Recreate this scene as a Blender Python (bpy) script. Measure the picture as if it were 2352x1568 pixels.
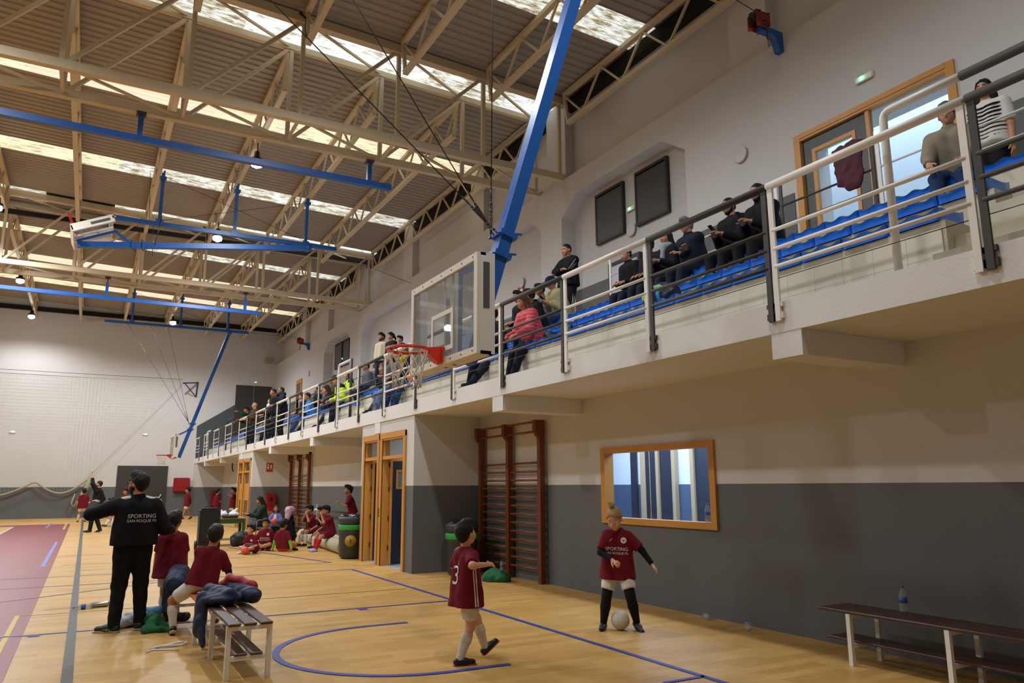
import bpy, math, random
import numpy as np
from mathutils import Vector, Matrix
random.seed(7); rng = np.random.default_rng(7)
scene = bpy.context.scene
for o in list(bpy.data.objects): bpy.data.objects.remove(o, do_unlink=True)
col = scene.collection
# ---------------------------------------------------------------- camera
YAW, PIT, ROL, EYE = .50753, .1895966, -.00410954, 1.6
cy_, sy_, cp_, sp_ = math.cos(YAW), math.sin(YAW), math.cos(PIT), math.sin(PIT)
F_ = Vector((sy_*cp_, cy_*cp_, sp_)); R0 = Vector((cy_, -sy_, 0)); U0 = R0.cross(F_)
cr_, sr_ = math.cos(ROL), math.sin(ROL)
R_ = cr_*R0 + sr_*U0; U_ = -sr_*R0 + cr_*U0
cam = bpy.data.cameras.new('camera'); camo = bpy.data.objects.new('camera', cam); col.objects.link(camo)
cam.sensor_width = 36; cam.lens = 1730.3*36/2352; cam.clip_start = .05; cam.clip_end = 300
M = Matrix((R_, U_, -F_)).transposed().to_4x4(); M.translation = (0, 0, EYE)
camo.matrix_world = M
scene.camera = camo
# ---------------------------------------------------------------- view, world, daylight
vs = scene.view_settings
vs.view_transform = 'Standard'; vs.look = 'None'; vs.gamma = 1; vs.use_curve_mapping = False
vs.exposure = EXPOSURE = 0.38
world = bpy.data.worlds.new('overcast_sky'); scene.world = world; world.use_nodes = True
bg = world.node_tree.nodes['Background']
bg.inputs[0].default_value = (.84, .91, 1, 1); bg.inputs[1].default_value = 1.8
LAMP_W = 620.0       # each pendant lamp of the hall
ROOM_W = 60.0         # tube lights in the rooms behind the glass
# ---------------------------------------------------------------- helpers
def lin(c):
    if isinstance(c, str):
        c = [int(c[i:i+2], 16)/255 for i in (0, 2, 4)]
    return tuple(((v/12.92) if v <= .04045 else ((v+.055)/1.055)**2.4) for v in c) + (1,)
MATS = {}
def mat(name, c, rough=.6, metal=0, var=0, vscale=4, bump=0, bscale=60, spec=.5, stretch=None, coat=0):
    if name in MATS: return MATS[name]
    m = bpy.data.materials.new(name); m.use_nodes = True; MATS[name] = m
    nt = m.node_tree; b = nt.nodes['Principled BSDF']
    col4 = lin(c)
    b.inputs['Base Color'].default_value = col4
    b.inputs['Roughness'].default_value = rough; b.inputs['Metallic'].default_value = metal
    b.inputs['Specular IOR Level'].default_value = spec
    if coat: b.inputs['Coat Weight'].default_value = coat
    if var or bump:
        tc = nt.nodes.new('ShaderNodeTexCoord'); mp = nt.nodes.new('ShaderNodeMapping')
        nt.links.new(tc.outputs['Object'], mp.inputs[0])
        if stretch: mp.inputs['Scale'].default_value = stretch
    if var:
        n = nt.nodes.new('ShaderNodeTexNoise'); n.inputs['Scale'].default_value = vscale; n.inputs['Detail'].default_value = 4
        r = nt.nodes.new('ShaderNodeMix'); r.data_type = 'RGBA'
        nt.links.new(mp.outputs[0], n.inputs[0]); nt.links.new(n.outputs['Fac'], r.inputs[0])
        r.inputs[6].default_value = tuple(v*(1-var) for v in col4[:3])+(1,)
        r.inputs[7].default_value = tuple(min(1, v*(1+var)) for v in col4[:3])+(1,)
        nt.links.new(r.outputs[2], b.inputs['Base Color'])
    if bump:
        n2 = nt.nodes.new('ShaderNodeTexNoise'); n2.inputs['Scale'].default_value = bscale; n2.inputs['Detail'].default_value = 3
        bp = nt.nodes.new('ShaderNodeBump'); bp.inputs['Strength'].default_value = bump; bp.inputs['Distance'].default_value = .02
        nt.links.new(mp.outputs[0], n2.inputs[0]); nt.links.new(n2.outputs['Fac'], bp.inputs['Height'])
        nt.links.new(bp.outputs[0], b.inputs['Normal'])
    return m
def emis(name, c, s):
    if name in MATS: return MATS[name]
    m = bpy.data.materials.new(name); m.use_nodes = True; MATS[name] = m
    b = m.node_tree.nodes['Principled BSDF']
    b.inputs['Base Color'].default_value = lin(c); b.inputs['Emission Color'].default_value = lin(c); b.inputs['Emission Strength'].default_value = s
    return m
def glassmat(name, tint='e8eeee', refl=.06, rough=.02, haze=0):
    if name in MATS: return MATS[name]
    m = bpy.data.materials.new(name); m.use_nodes = True; MATS[name] = m
    nt = m.node_tree; nt.nodes.clear(); out = nt.nodes.new('ShaderNodeOutputMaterial')
    t = nt.nodes.new('ShaderNodeBsdfTransparent'); t.inputs[0].default_value = lin(tint)
    g = nt.nodes.new('ShaderNodeBsdfGlossy'); g.inputs['Roughness'].default_value = rough
    lw = nt.nodes.new('ShaderNodeLayerWeight'); pw_ = nt.nodes.new('ShaderNodeMath'); pw_.operation = 'POWER'; pw_.inputs[1].default_value = 4
    f = nt.nodes.new('ShaderNodeMath'); f.operation = 'MULTIPLY_ADD'; f.inputs[1].default_value = .3; f.inputs[2].default_value = .02
    nt.links.new(lw.outputs['Facing'], pw_.inputs[0]); nt.links.new(pw_.outputs[0], f.inputs[0])
    mx = nt.nodes.new('ShaderNodeMixShader'); nt.links.new(f.outputs[0], mx.inputs[0])
    nt.links.new(t.outputs[0], mx.inputs[1]); nt.links.new(g.outputs[0], mx.inputs[2])
    last = mx
    if haze:
        d = nt.nodes.new('ShaderNodeBsdfDiffuse'); d.inputs[0].default_value = lin('d8d8d4')
        m2 = nt.nodes.new('ShaderNodeMixShader'); m2.inputs[0].default_value = haze
        nt.links.new(mx.outputs[0], m2.inputs[1]); nt.links.new(d.outputs[0], m2.inputs[2]); last = m2
    nt.links.new(last.outputs[0], out.inputs[0])
    return m

def empty(name, loc=(0, 0, 0), rz=0, label=None, cat=None, group=None, kind=None):
    o = bpy.data.objects.new(name, None); col.objects.link(o)
    o.location = loc; o.rotation_euler = (0, 0, rz); o.empty_display_size = .1
    return tag(o, label, cat, group, kind)
def tag(o, label=None, cat=None, group=None, kind=None):
    if label: o['label'] = label
    if cat: o['category'] = cat
    if group: o['group'] = group
    if kind: o['kind'] = kind
    return o
def link(name, me, parent=None, loc=None):
    o = bpy.data.objects.new(name, me); col.objects.link(o)
    if parent: o.parent = parent
    if loc is not None: o.location = loc
    return o
def copy_tree(o, parent=None):
    c = o.copy(); col.objects.link(c)
    if parent: c.parent = parent
    for ch in list(o.children): copy_tree(ch, c)
    return c
def frame_of(d, up=(0, 0, 1)):
    d = Vector(d).normalized(); up = Vector(up)
    if abs(d.dot(up)) > .98: up = Vector((0, 1, 0)) if abs(d.y) < .9 else Vector((1, 0, 0))
    s = d.cross(up).normalized(); u = s.cross(d).normalized()
    return d, s, u
class MB:
    """collects shapes into one mesh"""
    def __init__(s): s.v = []; s.f = []; s.m = []; s.sm = []
    def add(s, vs, fs, mi=0, smooth=False):
        b = len(s.v); s.v += [tuple(v) for v in vs]
        for f in fs: s.f.append([b+i for i in f]); s.m.append(mi); s.sm.append(smooth)
        return s
    def box(s, x0, x1, y0, y1, z0, z1, mi=0):
        return s.add([(x0,y0,z0),(x1,y0,z0),(x1,y1,z0),(x0,y1,z0),(x0,y0,z1),(x1,y0,z1),(x1,y1,z1),(x0,y1,z1)],
            [(3,2,1,0),(4,5,6,7),(0,1,5,4),(1,2,6,5),(2,3,7,6),(3,0,4,7)], mi)
    def bar(s, p, q, w, h, up=(0, 0, 1), mi=0):
        p, q = Vector(p), Vector(q); d, sd, u = frame_of(q-p, up)
        vs = []
        for c in (p, q):
            for a, b in ((-1,-1),(1,-1),(1,1),(-1,1)): vs.append(c+sd*a*w/2+u*b*h/2)
        return s.add(vs, [(0,1,2,3),(7,6,5,4),(0,4,5,1),(1,5,6,2),(2,6,7,3),(3,7,4,0)], mi)
    def cbox(s, c, sx, sy, sz, ch=.01, mi=0):
        """box with chamfered vertical+horizontal edges (rounded look)"""
        x, y, z = sx/2, sy/2, sz/2; vs = []; 
        for k, (zz, e) in enumerate(((-z, ch), (-z+ch, 0), (z-ch, 0), (z, ch))):
            for (a, b) in ((-1,-1),(1,-1),(1,1),(-1,1)):
                for t in ((0, 1), (1, 0)) if a*b > 0 else ((1, 0), (0, 1)):
                    vs.append((c[0]+a*(x-e-ch*t[0]), c[1]+b*(y-e-ch*t[1]), c[2]+zz))
        fs = [tuple(range(7, -1, -1)), tuple(range(24, 32))]
        for k in range(3):
            for i in range(8): j = (i+1) % 8; fs.append((k*8+i, k*8+j, k*8+8+j, k*8+8+i))
        return s.add(vs, fs, mi)
    def tube(s, pts, r, n=8, mi=0, caps=True, closed=False, smooth=True):
        pts = [Vector(p) for p in pts]; N = len(pts); vs = []; rs = r if isinstance(r, (list, tuple)) else [r]*N
        prev = None
        for i, p in enumerate(pts):
            a = pts[i-1] if (i or closed) else p; b = pts[(i+1) % N] if (i < N-1 or closed) else p
            d = (b-a).normalized()
            if prev is None: _, sd, u = frame_of(d)
            else:
                sd = (prev - d*prev.dot(d)).normalized(); u = sd.cross(d).normalized()
            prev = sd
            for k in range(n):
                t = 2*math.pi*k/n; vs.append(p+(sd*math.cos(t)+u*math.sin(t))*rs[i])
        fs = []
        for i in range(N if closed else N-1):
            for k in range(n):
                a, b = i*n+k, i*n+(k+1) % n; c, d = ((i+1) % N)*n+(k+1) % n, ((i+1) % N)*n+k
                fs.append((a, d, c, b))
        if caps and not closed: fs += [tuple(range(n)), tuple(range((N-1)*n+n-1, (N-1)*n-1, -1))]
        return s.add(vs, fs, mi, smooth)
    def lathe(s, prof, c=(0, 0, 0), n=16, mi=0, axis=(0, 0, 1), smooth=True):
        c = Vector(c); d, sd, u = frame_of(axis); vs = []; fs = []
        for r, z in prof:
            for k in range(n):
                t = 2*math.pi*k/n; vs.append(c+d*z+(sd*math.cos(t)+u*math.sin(t))*r)
        for i in range(len(prof)-1):
            for k in range(n):
                a, b = i*n+k, i*n+(k+1) % n; fs.append((a, b, b+n, a+n))
        fs += [tuple(range(n-1, -1, -1)), tuple(range((len(prof)-1)*n, len(prof)*n))]
        return s.add(vs, fs, mi, smooth)
    def ball(s, c, r, nu=12, nv=8, mi=0):
        rx, ry, rz = r if isinstance(r, (list, tuple)) else (r, r, r); vs = [(c[0], c[1], c[2]-rz)]; fs = []
        for j in range(1, nv):
            p = -math.pi/2+math.pi*j/nv
            for k in range(nu):
                t = 2*math.pi*k/nu; vs.append((c[0]+rx*math.cos(p)*math.cos(t), c[1]+ry*math.cos(p)*math.sin(t), c[2]+rz*math.sin(p)))
        vs.append((c[0], c[1], c[2]+rz)); L = len(vs)-1
        for k in range(nu): fs.append((0, 1+(k+1) % nu, 1+k)); fs.append((L, L-nu+k, L-nu+(k+1) % nu))
        for j in range(nv-2):
            for k in range(nu):
                a, b = 1+j*nu+k, 1+j*nu+(k+1) % nu; fs.append((a, b, b+nu, a+nu))
        return s.add(vs, fs, mi, True)
    def prism(s, poly, z0, z1, mi=0, ax='z'):
        """extrude a polygon: ax z: poly=(x,y); ax x: poly=(y,z); ax y: poly=(x,z)"""
        n = len(poly); mk = {'z': lambda p, t: (p[0], p[1], t), 'x': lambda p, t: (t, p[0], p[1]), 'y': lambda p, t: (p[0], t, p[1])}[ax]
        vs = [mk(p, z0) for p in poly]+[mk(p, z1) for p in poly]
        fs = [tuple(range(n-1, -1, -1)), tuple(range(n, 2*n))]+[(i, (i+1) % n, n+(i+1) % n, n+i) for i in range(n)]
        return s.add(vs, fs, mi)
    def mesh(s, name, mats, off=(0, 0, 0)):
        me = bpy.data.meshes.new(name)
        ox, oy, oz = off
        me.from_pydata([(a-ox, b-oy, c-oz) for a, b, c in s.v], [], s.f)
        for m in (mats if isinstance(mats, (list, tuple)) else [mats]): me.materials.append(m)
        if len(me.materials) > 1: me.polygons.foreach_set('material_index', s.m)
        if any(s.sm): me.polygons.foreach_set('use_smooth', s.sm)
        me.update()
        return me
    def build(s, name, mats, parent=None, world=False):
        """world=True: vertices are in world coordinates although the (unrotated) parent stands elsewhere"""
        off = (0, 0, 0)
        if world and parent:
            off = parent.location if not parent.parent else parent.location+parent.parent.location
        return link(name, s.mesh(name, mats, off), parent)
def box(name, m, x0, x1, y0, y1, z0, z1, parent=None, world=True): return MB().box(x0, x1, y0, y1, z0, z1).build(name, m, parent, world)
def struct(o): o['kind'] = 'structure'; return o
ORD = 'first second third fourth fifth sixth seventh eighth ninth tenth eleventh twelfth thirteenth fourteenth fifteenth sixteenth seventeenth eighteenth nineteenth twentieth'.split()
def textmesh(s, size, align='CENTER', spacing=1.0, shear=0, offset=0):
    c = bpy.data.curves.new('txt', 'FONT'); c.body = s; c.size = size; c.align_x = align; c.align_y = 'CENTER'
    c.space_character = spacing; c.shear = shear; c.offset = offset; c.resolution_u = 3; c.space_line = .8
    o = bpy.data.objects.new('txt', c); col.objects.link(o)
    dg = bpy.context.evaluated_depsgraph_get(); dg.update()
    me = bpy.data.meshes.new_from_object(o.evaluated_get(dg))
    bpy.data.objects.remove(o, do_unlink=True); bpy.data.curves.remove(c)
    V = [tuple(v.co) for v in me.vertices]; P = [tuple(p.vertices) for p in me.polygons]
    bpy.data.meshes.remove(me)
    return V, P
TEXTS = {}
# ================================================================ SETTING
white = mat('white_plaster', 'cbc9c7', .85, var=.03, vscale=1.2, bump=.15, bscale=40)
grey = mat('grey_dado_paint', '5f6162', .7, var=.04, vscale=1.5, bump=.12, bscale=40)
white_r = mat('white_rough_render', 'dfdfde', .9, var=.04, vscale=2, bump=.1, bscale=45)
soffit_m = mat('soffit_plaster', 'd2ccc2', .9, var=.03, vscale=1)
wood = mat('oak_frame', 'c58a3c', .45, var=.16, vscale=3, stretch=(9, 9, .9))
woodh = mat('oak_frame_horizontal', 'c58a3c', .45, var=.16, vscale=3, stretch=(9, .9, 9))
blue_t = mat('blue_painted_steel', '1d5aa9', .38, var=.05, vscale=3)
cream = mat('cream_painted_steel', 'cdbd9d', .55, var=.05, vscale=2)
darkst = mat('dark_grey_painted_steel', '3d3a36', .6)
whitest = mat('white_painted_steel', 'e8e5df', .4, var=.03)
black = mat('black_plastic', '17181a', .5)
cable_m = mat('steel_cable', '3c3d3f', .45, .6)

def floor_material():
    m = bpy.data.materials.new('sports_floor_wood_print'); m.use_nodes = True; nt = m.node_tree; L = nt.links
    b = nt.nodes['Principled BSDF']; tc = nt.nodes.new('ShaderNodeTexCoord')
    mp = nt.nodes.new('ShaderNodeMapping'); L.new(tc.outputs['Object'], mp.inputs[0])
    br = nt.nodes.new('ShaderNodeTexBrick'); L.new(mp.outputs[0], br.inputs[0])
    br.inputs['Scale'].default_value = 1; br.inputs['Brick Width'].default_value = .75; br.inputs['Row Height'].default_value = .15
    br.inputs['Mortar Size'].default_value = .0018; br.offset = .37; br.inputs['Bias'].default_value = -.1
    br.inputs['Color1'].default_value = lin('d1a762'); br.inputs['Color2'].default_value = lin('bd914e'); br.inputs['Mortar'].default_value = lin('b58c55')
    n = nt.nodes.new('ShaderNodeTexNoise'); mp2 = nt.nodes.new('ShaderNodeMapping'); mp2.inputs['Scale'].default_value = (1.6, 14, 1)
    L.new(tc.outputs['Object'], mp2.inputs[0]); L.new(mp2.outputs[0], n.inputs[0]); n.inputs['Scale'].default_value = 2.2; n.inputs['Detail'].default_value = 5
    mx = nt.nodes.new('ShaderNodeMix'); mx.data_type = 'RGBA'; mx.blend_type = 'MULTIPLY'; mx.inputs[0].default_value = .45
    cr = nt.nodes.new('ShaderNodeValToRGB'); cr.color_ramp.elements[0].color = (.62, .58, .5, 1); cr.color_ramp.elements[0].position = .3
    cr.color_ramp.elements[1].position = .62
    L.new(n.outputs['Fac'], cr.inputs[0]); L.new(br.outputs['Color'], mx.inputs[6]); L.new(cr.outputs[0], mx.inputs[7])
    L.new(mx.outputs[2], b.inputs['Base Color']); b.inputs['Roughness'].default_value = .42; b.inputs['Specular IOR Level'].default_value = .35
    return m
floor_m = floor_material()
fl = struct(box('floor', floor_m, -22.3, 6.87, -6, 48.3, -.2, 0))
def flat(name, m, poly, z, parent=fl):
    return MB().prism(poly, 0, z).build(name, m, parent)
red_m = mat('red_court_vinyl', '7e2230', .45, var=.1, vscale=1.5)
l_blue = mat('blue_line_paint', '2c3e9e', .5); l_yel = mat('yellow_line_paint', 'c2a63a', .5); l_grey = mat('dark_grey_line_paint', '3d3c3e', .5, var=.15, vscale=8)
l_white = mat('pale_grey_line_paint', 'b9b9bd', .5); l_lblue = mat('faded_blue_line_paint', '6d6a86', .5); l_lilac = mat('pale_blue_line_paint', '6f78bb', .5)
def rect(x0, x1, y0, y1): return [(x0, y0), (x1, y0), (x1, y1), (x0, y1)]
tag(flat('red_court', red_m, rect(-22, -.47, -5.8, 40.3), .003), 'maroon court surface left of the black line')
flat('inner_court', floor_m, rect(-21, -2.55, 2, 38.6), .0045)
def line(m, pts, w, z=.006, name='court_line'):
    mb = MB()
    P = [Vector((p[0], p[1])) for p in pts]; Ls = []; Rs = []
    for i, p in enumerate(P):
        a = P[max(0, i-1)]; b = P[min(len(P)-1, i+1)]; d = (b-a).normalized(); n = Vector((-d.y, d.x))*w/2; Ls.append(p+n); Rs.append(p-n)
    N = len(P); vs = [(p.x, p.y, z) for p in Ls]+[(p.x, p.y, z) for p in Rs]
    mb.add(vs, [(N+i, N+i+1, i+1, i) for i in range(N-1)]); return mb.build(name, m, fl)
line(l_white, [(-2.52, 2), (-2.52, 38.6), (-21, 38.6)], .08)
line(l_grey, [(0, -1), (0, 45.3)], .088, .007)
line(l_blue, [(4.75, -2), (4.72, 15.0), (4.72, 16.5), (3.55, 21.95)][:2], .06)
line(l_blue, [(4.75, 16.55), (3.5, 22.1)], .05)
for y in (16.6, 15.05): line(l_lblue, [(-1.6, y), (4.72, y)], .045)
line(l_lblue, [(-.4, 21.5), (3, 21.4)], .04); line(l_lblue, [(-.4, 24.6), (2.6, 24.5)], .04); line(l_lblue, [(-.3, 19), (3.4, 18.9)], .04)
line(l_blue, [(-1.5, 10.28), (4.66, 10.24)], .045); line(l_blue, [(3.3, 10.16), (3.42, 10.16)], .12); line(l_blue, [(-.42, 10.22), (-.3, 10.22)], .1)
line(l_yel, [(-.62, 2), (-.62, 11.86), (4.6, 11.80)], .06); line(l_yel, [(-.63, 35), (-.63, 42.4)], .07)
arc = [(-.5+4.2*math.cos(t)*1.2-2, 10.0+5.2*math.sin(t)) for t in np.linspace(1.05, .7, 9)]
line(l_lblue, [(-2.3, 12.75), (-.93, 13.4), (-.08, 13.92), (.7, 14.42), (1.46, 14.91)], .045)
line(l_lilac, [(-.645, 18.8), (-.63, 27.05)], .075); line(l_lilac, [(-1.28, 36.5), (-1.25, 41.3)], .08)
line(l_grey, [(-.35, 12.27), (.45, 12.29)], .02, .008); line(l_grey, [(-.25, 17.6), (.75, 17.5)], .02, .008); line(l_grey, [(-4.2, 43.2), (-2.6, 44.2), (-2.2, 45.4)], .05)
circ = [(3.51, 8.92)]+[(2.99+1.26*math.cos(t), 7.67+1.25*math.sin(t)) for t in np.linspace(math.pi/2, 3*math.pi/2, 33)]+[(3.53, 6.41)]
line(l_blue, circ, .07)
line(l_blue, [(4.3, 5.19), (4.75, 5.19)], .05)
line(l_lblue, [(5.4, 33), (4.6, 41)], .05)

# ---- lower right wall (X = 6.87), dado to 1.617, window opening Y 7.12..9.53, Z 1.055..2.165
WX, DZ, SOF = 6.87, 1.617, 2.97
def wallx(name, x0, x1, y0, y1, z0, z1, dz=DZ, parent=None):
    mb = MB()
    if z0 < dz < z1: mb.box(x0, x1, y0, y1, z0, dz, 1); mb.box(x0, x1, y0, y1, dz, z1, 0)
    else: mb.box(x0, x1, y0, y1, z0, z1, 1 if z1 <= dz else 0)
    return struct(mb.build(name, [white, grey], parent))
mb = MB()
WY0, WY1, WZ0, WZ1 = 7.2, 9.46, 1.12, 2.10
for (y0, y1, z0, z1) in ((-6, WY0, 0, SOF), (WY1, 13.67, 0, SOF), (WY0, WY1, 0, WZ0), (WY0, WY1, WZ1, SOF), (16.85, 30.27, 0, SOF), (33.45, 46.9, 0, SOF)):
    for a, b, mi in ((z0, min(z1, DZ), 1), (max(z0, DZ), z1, 0)):
        if b > a: mb.box(WX, WX+.14, y0, y1, a, b, mi)
wall_r = struct(mb.build('wall_right', [white, grey]))
# ---- vestibules that stand out under the gallery: front face X = 5.44
def vestibule(y0, holes, y1, n):
    mb = MB()
    ys = [y0]+[v for h in holes for v in h]+[y1]
    def slab(x0, x1, a, b, z0, z1):
        if z0 < DZ: mb.box(x0, x1, a, b, z0, min(z1, DZ), 1)
        if z1 > DZ: mb.box(x0, x1, a, b, max(z0, DZ), z1, 0)
    for i in range(0, len(ys), 2): slab(5.44, 5.56, ys[i], ys[i+1], 0, SOF)
    for a, b in holes: slab(5.44, 5.56, a, b, 2.62, SOF)
    slab(5.56, 8.6, y0, y0+.12, 0, SOF); slab(5.56, 8.6, y1-.12, y1, 0, SOF); slab(8.6, 8.7, y0, y1, 0, SOF)
    return struct(mb.build('wall_vestibule', [white, grey]))
H1 = ((14.12, 15.46), (15.66, 16.62)); H2 = tuple((a+16.25, b+16.25) for a, b in H1)
v1 = vestibule(13.67, H1, 16.85, 1); v2 = vestibule(30.05, H2, 33.2, 2)
mb = MB(); mb.box(5.44, 5.56, 46.9, 48.3, 0, DZ, 1); mb.box(5.44, 5.56, 46.9, 48.3, DZ, SOF, 0); mb.box(5.56, 7, 46.9, 47, 0, DZ, 1); mb.box(5.56, 7, 46.9, 47, DZ, SOF, 0)
struct(mb.build('wall_corner', [white, grey]))
pale_floor = mat('pale_tile_floor', 'a9b3bd', .35)
for y0 in (13.79, 30.17): struct(box('floor_vestibule', pale_floor, 5.5, 8.6, y0, y0+2.94, -.05, .004))
# ---- far wall
FY = 48.3
mb = MB(); mb.box(-22.3, 5.44, FY, FY+.2, 0, 1.65, 1); mb.box(-22.3, 10.4, FY, FY+.2, 3.0, 13, 0); mb.box(-22.3, 5.44, FY, FY+.2, 1.65, 3.0, 0); mb.box(5.44, 10.4, FY, FY+.2, 0, 3, 0)
wall_f = struct(mb.build('wall_far', [white, grey]))
struct(MB().prism([(5.44, 3.0), (7.5, 3.0), (7.5, 6.54), (5.44, 5.17)], FY-.012, FY, ax='y').build('trim_gallery_dado', mat('dark_grey_gallery_paint', '474c50', .6)))
struct(box('wall_left', white, -22.5, -22.3, -6, 48.5, 0, 13)); struct(box('wall_back', white, -22.5, 10.4, -6.2, -6, 0, 13))
# ---- upper right wall X = 9.8 with recesses, ledge at 9.15, upper part X = 10.15
UX = 9.8
mb = MB()
def up(y0, y1, z0, z1, x0=UX): mb.box(x0, 10.6, y0, y1, z0, z1)
DY0, DY1, DZ1 = 5.25, 7.9, 7.25
up(-6, DY0, 3, 9.15); up(DY1, 10.54, 3, 9.15); up(DY0, DY1, DZ1, 9.15)
REC = [(10.54, 15.05), (16.05, 20.9), (22.1, 31.0), (32.6, 36.9)]
SOLID = [(15.05, 16.05), (20.9, 22.1), (31.0, 32.6), (36.9, 48.3)]
for a, b in SOLID: up(a, b, 3, 9.15)
for a, b in REC: up(a, b, 8.62, 9.15)
mb.box(10.2, 10.6, -6, DY0-.3, 3, 13); mb.box(10.2, 10.6, DY1+.3, 48.3, 3, 13); mb.box(10.2, 10.59, DY0-.3, DY1+.3, 9.1, 13)
for y in (8.9, 15.5, 20.1, 26, 31.6, 37.4, 42): mb.box(9.95, 10.3, y-.45, y+.45, 9.15, 11.5)
for a, b in REC:   # chamfered ends of the recess heads
    for ya, yb in ((a, a+.7), (b, b-.7)):
        mb.prism([(ya, 8.62), (yb, 8.62), (ya, 8.15)] if (ya-a) == 0 else [(yb, 8.62), (ya, 8.62), (ya, 8.15)], 9.8, 10.25, ax='x')
wall_u = struct(mb.build('wall_upper_right', white))
struct(MB().box(9.78, 9.8, -6, DY0-.1, 4.68, 6.33).box(9.78, 9.8, DY1+.1, 10.54, 4.68, 6.33).box(9.78, 9.8, 15.05, 16.05, 4.68, 6.33).box(10.18, 10.2, 10.54, 15.05, 4.68, 6.33).box(10.18, 10.2, 16.05, 20.9, 4.68, 6.33).box(9.78, 9.8, 20.9, 22.1, 4.68, 6.33).box(10.18, 10.2, 22.1, 31, 4.68, 6.33).box(10.18, 10.2, 32.6, 36.9, 4.68, 6.33).box(9.78, 9.8, 36.9, 48.28, 4.68, 6.33).build('trim_upper_dado', grey))
# ================================================================ GALLERY
GX = 5.42
gal = struct(empty('gallery', (GX, 3, SOF)))
mb = MB(); mb.box(GX, 9.8, -6, FY, SOF, 3.2); mb.box(GX-.005, GX+.12, -6, FY, SOF-.004, 3.25)
mb.build('gallery_slab', white_r, gal, True)
for i in range(-1, 8):
    y = 4.64+5.57*i; MB().box(GX, WX, y-.17, y+.17, 2.73, SOF-.002).build('beam', white_r, gal, True)
STEP = [(5.98, 3.74), (6.78, 4.17), (7.58, 4.62)]     # seat rows: riser X, top Z
conc = mat('cream_painted_concrete', 'cfc8b4', .75, var=.06, vscale=3)
AISLES = [(-6, 3.42), (18.4, 19.75), (33.9, 35.2)]
for a, b in ((3.42, 18.4), (19.75, 33.9), (35.2, 46.6)):
    mb = MB()
    for k, (x, z) in enumerate(STEP): mb.box(x, STEP[k+1][0] if k < 2 else 9.8, a, b, 3.2, z)
    mb.build('tier', conc, gal, True)
mb = MB(); mb.box(7.58, 9.8, 46.6, FY, 3.2, 4.62); mb.box(6.78, 7.58, 46.6, FY, 3.2, 4.17); mb.build('landing', conc, gal, True)
for a, b in AISLES:
    for k in range(7):
        x = 5.75+k*.33; MB().box(x, 9.8, a, b, 3.2+.19*k+(.0 if k else 0), 3.2+.203*(k+1)).build('stair_step', conc, gal, True)
# tiled riser of the front row, each tile its own piece
tile_m = mat('cream_glazed_tile', 'd5d0c0', .35, var=.05, vscale=1.5)
tme = MB().cbox((0, 0, 0), .014, .3172, .2342, .002).mesh('tile', tile_m)
n = 0
for a, b in ((3.45, 18.35),):
    y = a+.16
    while y < b and n < 280:
        for k in range(2):
            n += 1; link('tile', tme, gal, (STEP[0][0]-.008-GX, y-3, 3.325+.235*k-SOF))
        y += .318
mb = MB()
for a, b in ((19.75, 33.9), (35.2, 46.6)): 
    y = a+.16
    while y < b: mb.box(STEP[0][0]-.012, STEP[0][0]+.002, y-.155, y+.155, 3.215, 3.44).box(STEP[0][0]-.012, STEP[0][0]+.002, y-.155, y+.155, 3.45, 3.675); y += .318
o = mb.build('riser_tiling', tile_m, gal, True); o['kind'] = 'stuff'
# ================================================================ ROOF
def roofz(x): return 11.73-.033*x if x > -6.1 else 11.931-.033*(-6.1-x)
deck = mat('grey_profiled_roof_deck', '9c948a', .6, var=.06, vscale=2)
def sky_mat(name, c, dirt, dscale):
    m = bpy.data.materials.new(name); m.use_nodes = True; nt = m.node_tree; nt.nodes.clear(); L = nt.links
    out = nt.nodes.new('ShaderNodeOutputMaterial'); tr = nt.nodes.new('ShaderNodeBsdfTranslucent'); df = nt.nodes.new('ShaderNodeBsdfDiffuse')
    tc = nt.nodes.new('ShaderNodeTexCoord'); mp = nt.nodes.new('ShaderNodeMapping'); mp.inputs['Scale'].default_value = (.9, 4, 1)
    n = nt.nodes.new('ShaderNodeTexNoise'); n.inputs['Scale'].default_value = dscale; n.inputs['Detail'].default_value = 8; n.inputs['Roughness'].default_value = .68
    cr = nt.nodes.new('ShaderNodeValToRGB'); e = cr.color_ramp.elements
    e[0].position = dirt-.12; e[0].color = lin('3a2f1c'); e[1].position = dirt+.2; e[1].color = lin(c)
    k = cr.color_ramp.elements.new(dirt+.02); k.color = lin('9c8a63')
    L.new(tc.outputs['Object'], mp.inputs[0]); L.new(mp.outputs[0], n.inputs[0]); L.new(n.outputs['Fac'], cr.inputs[0])
    L.new(cr.outputs[0], tr.inputs[0]); L.new(cr.outputs[0], df.inputs[0])
    mx = nt.nodes.new('ShaderNodeMixShader'); mx.inputs[0].default_value = .3; L.new(tr.outputs[0], mx.inputs[1]); L.new(df.outputs[0], mx.inputs[2]); L.new(mx.outputs[0], out.inputs[0])
    return m
S_cream = sky_mat('rooflight_cream', 'f0dcb4', .30, 3.0); S_pink = sky_mat('rooflight_pink', 'f4cfae', .05, 2.0)
S_dirty = sky_mat('rooflight_dirty', 'f2f0e6', .40, 3.2); S_white = sky_mat('rooflight_white', 'f4f4ee', .33, 3.4); S_dark = mat('rooflight_overgrown', '4a4026', .8, var=.3, vscale=4)
roof = struct(empty('ceiling', (0, 0, 11.73)))
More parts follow.
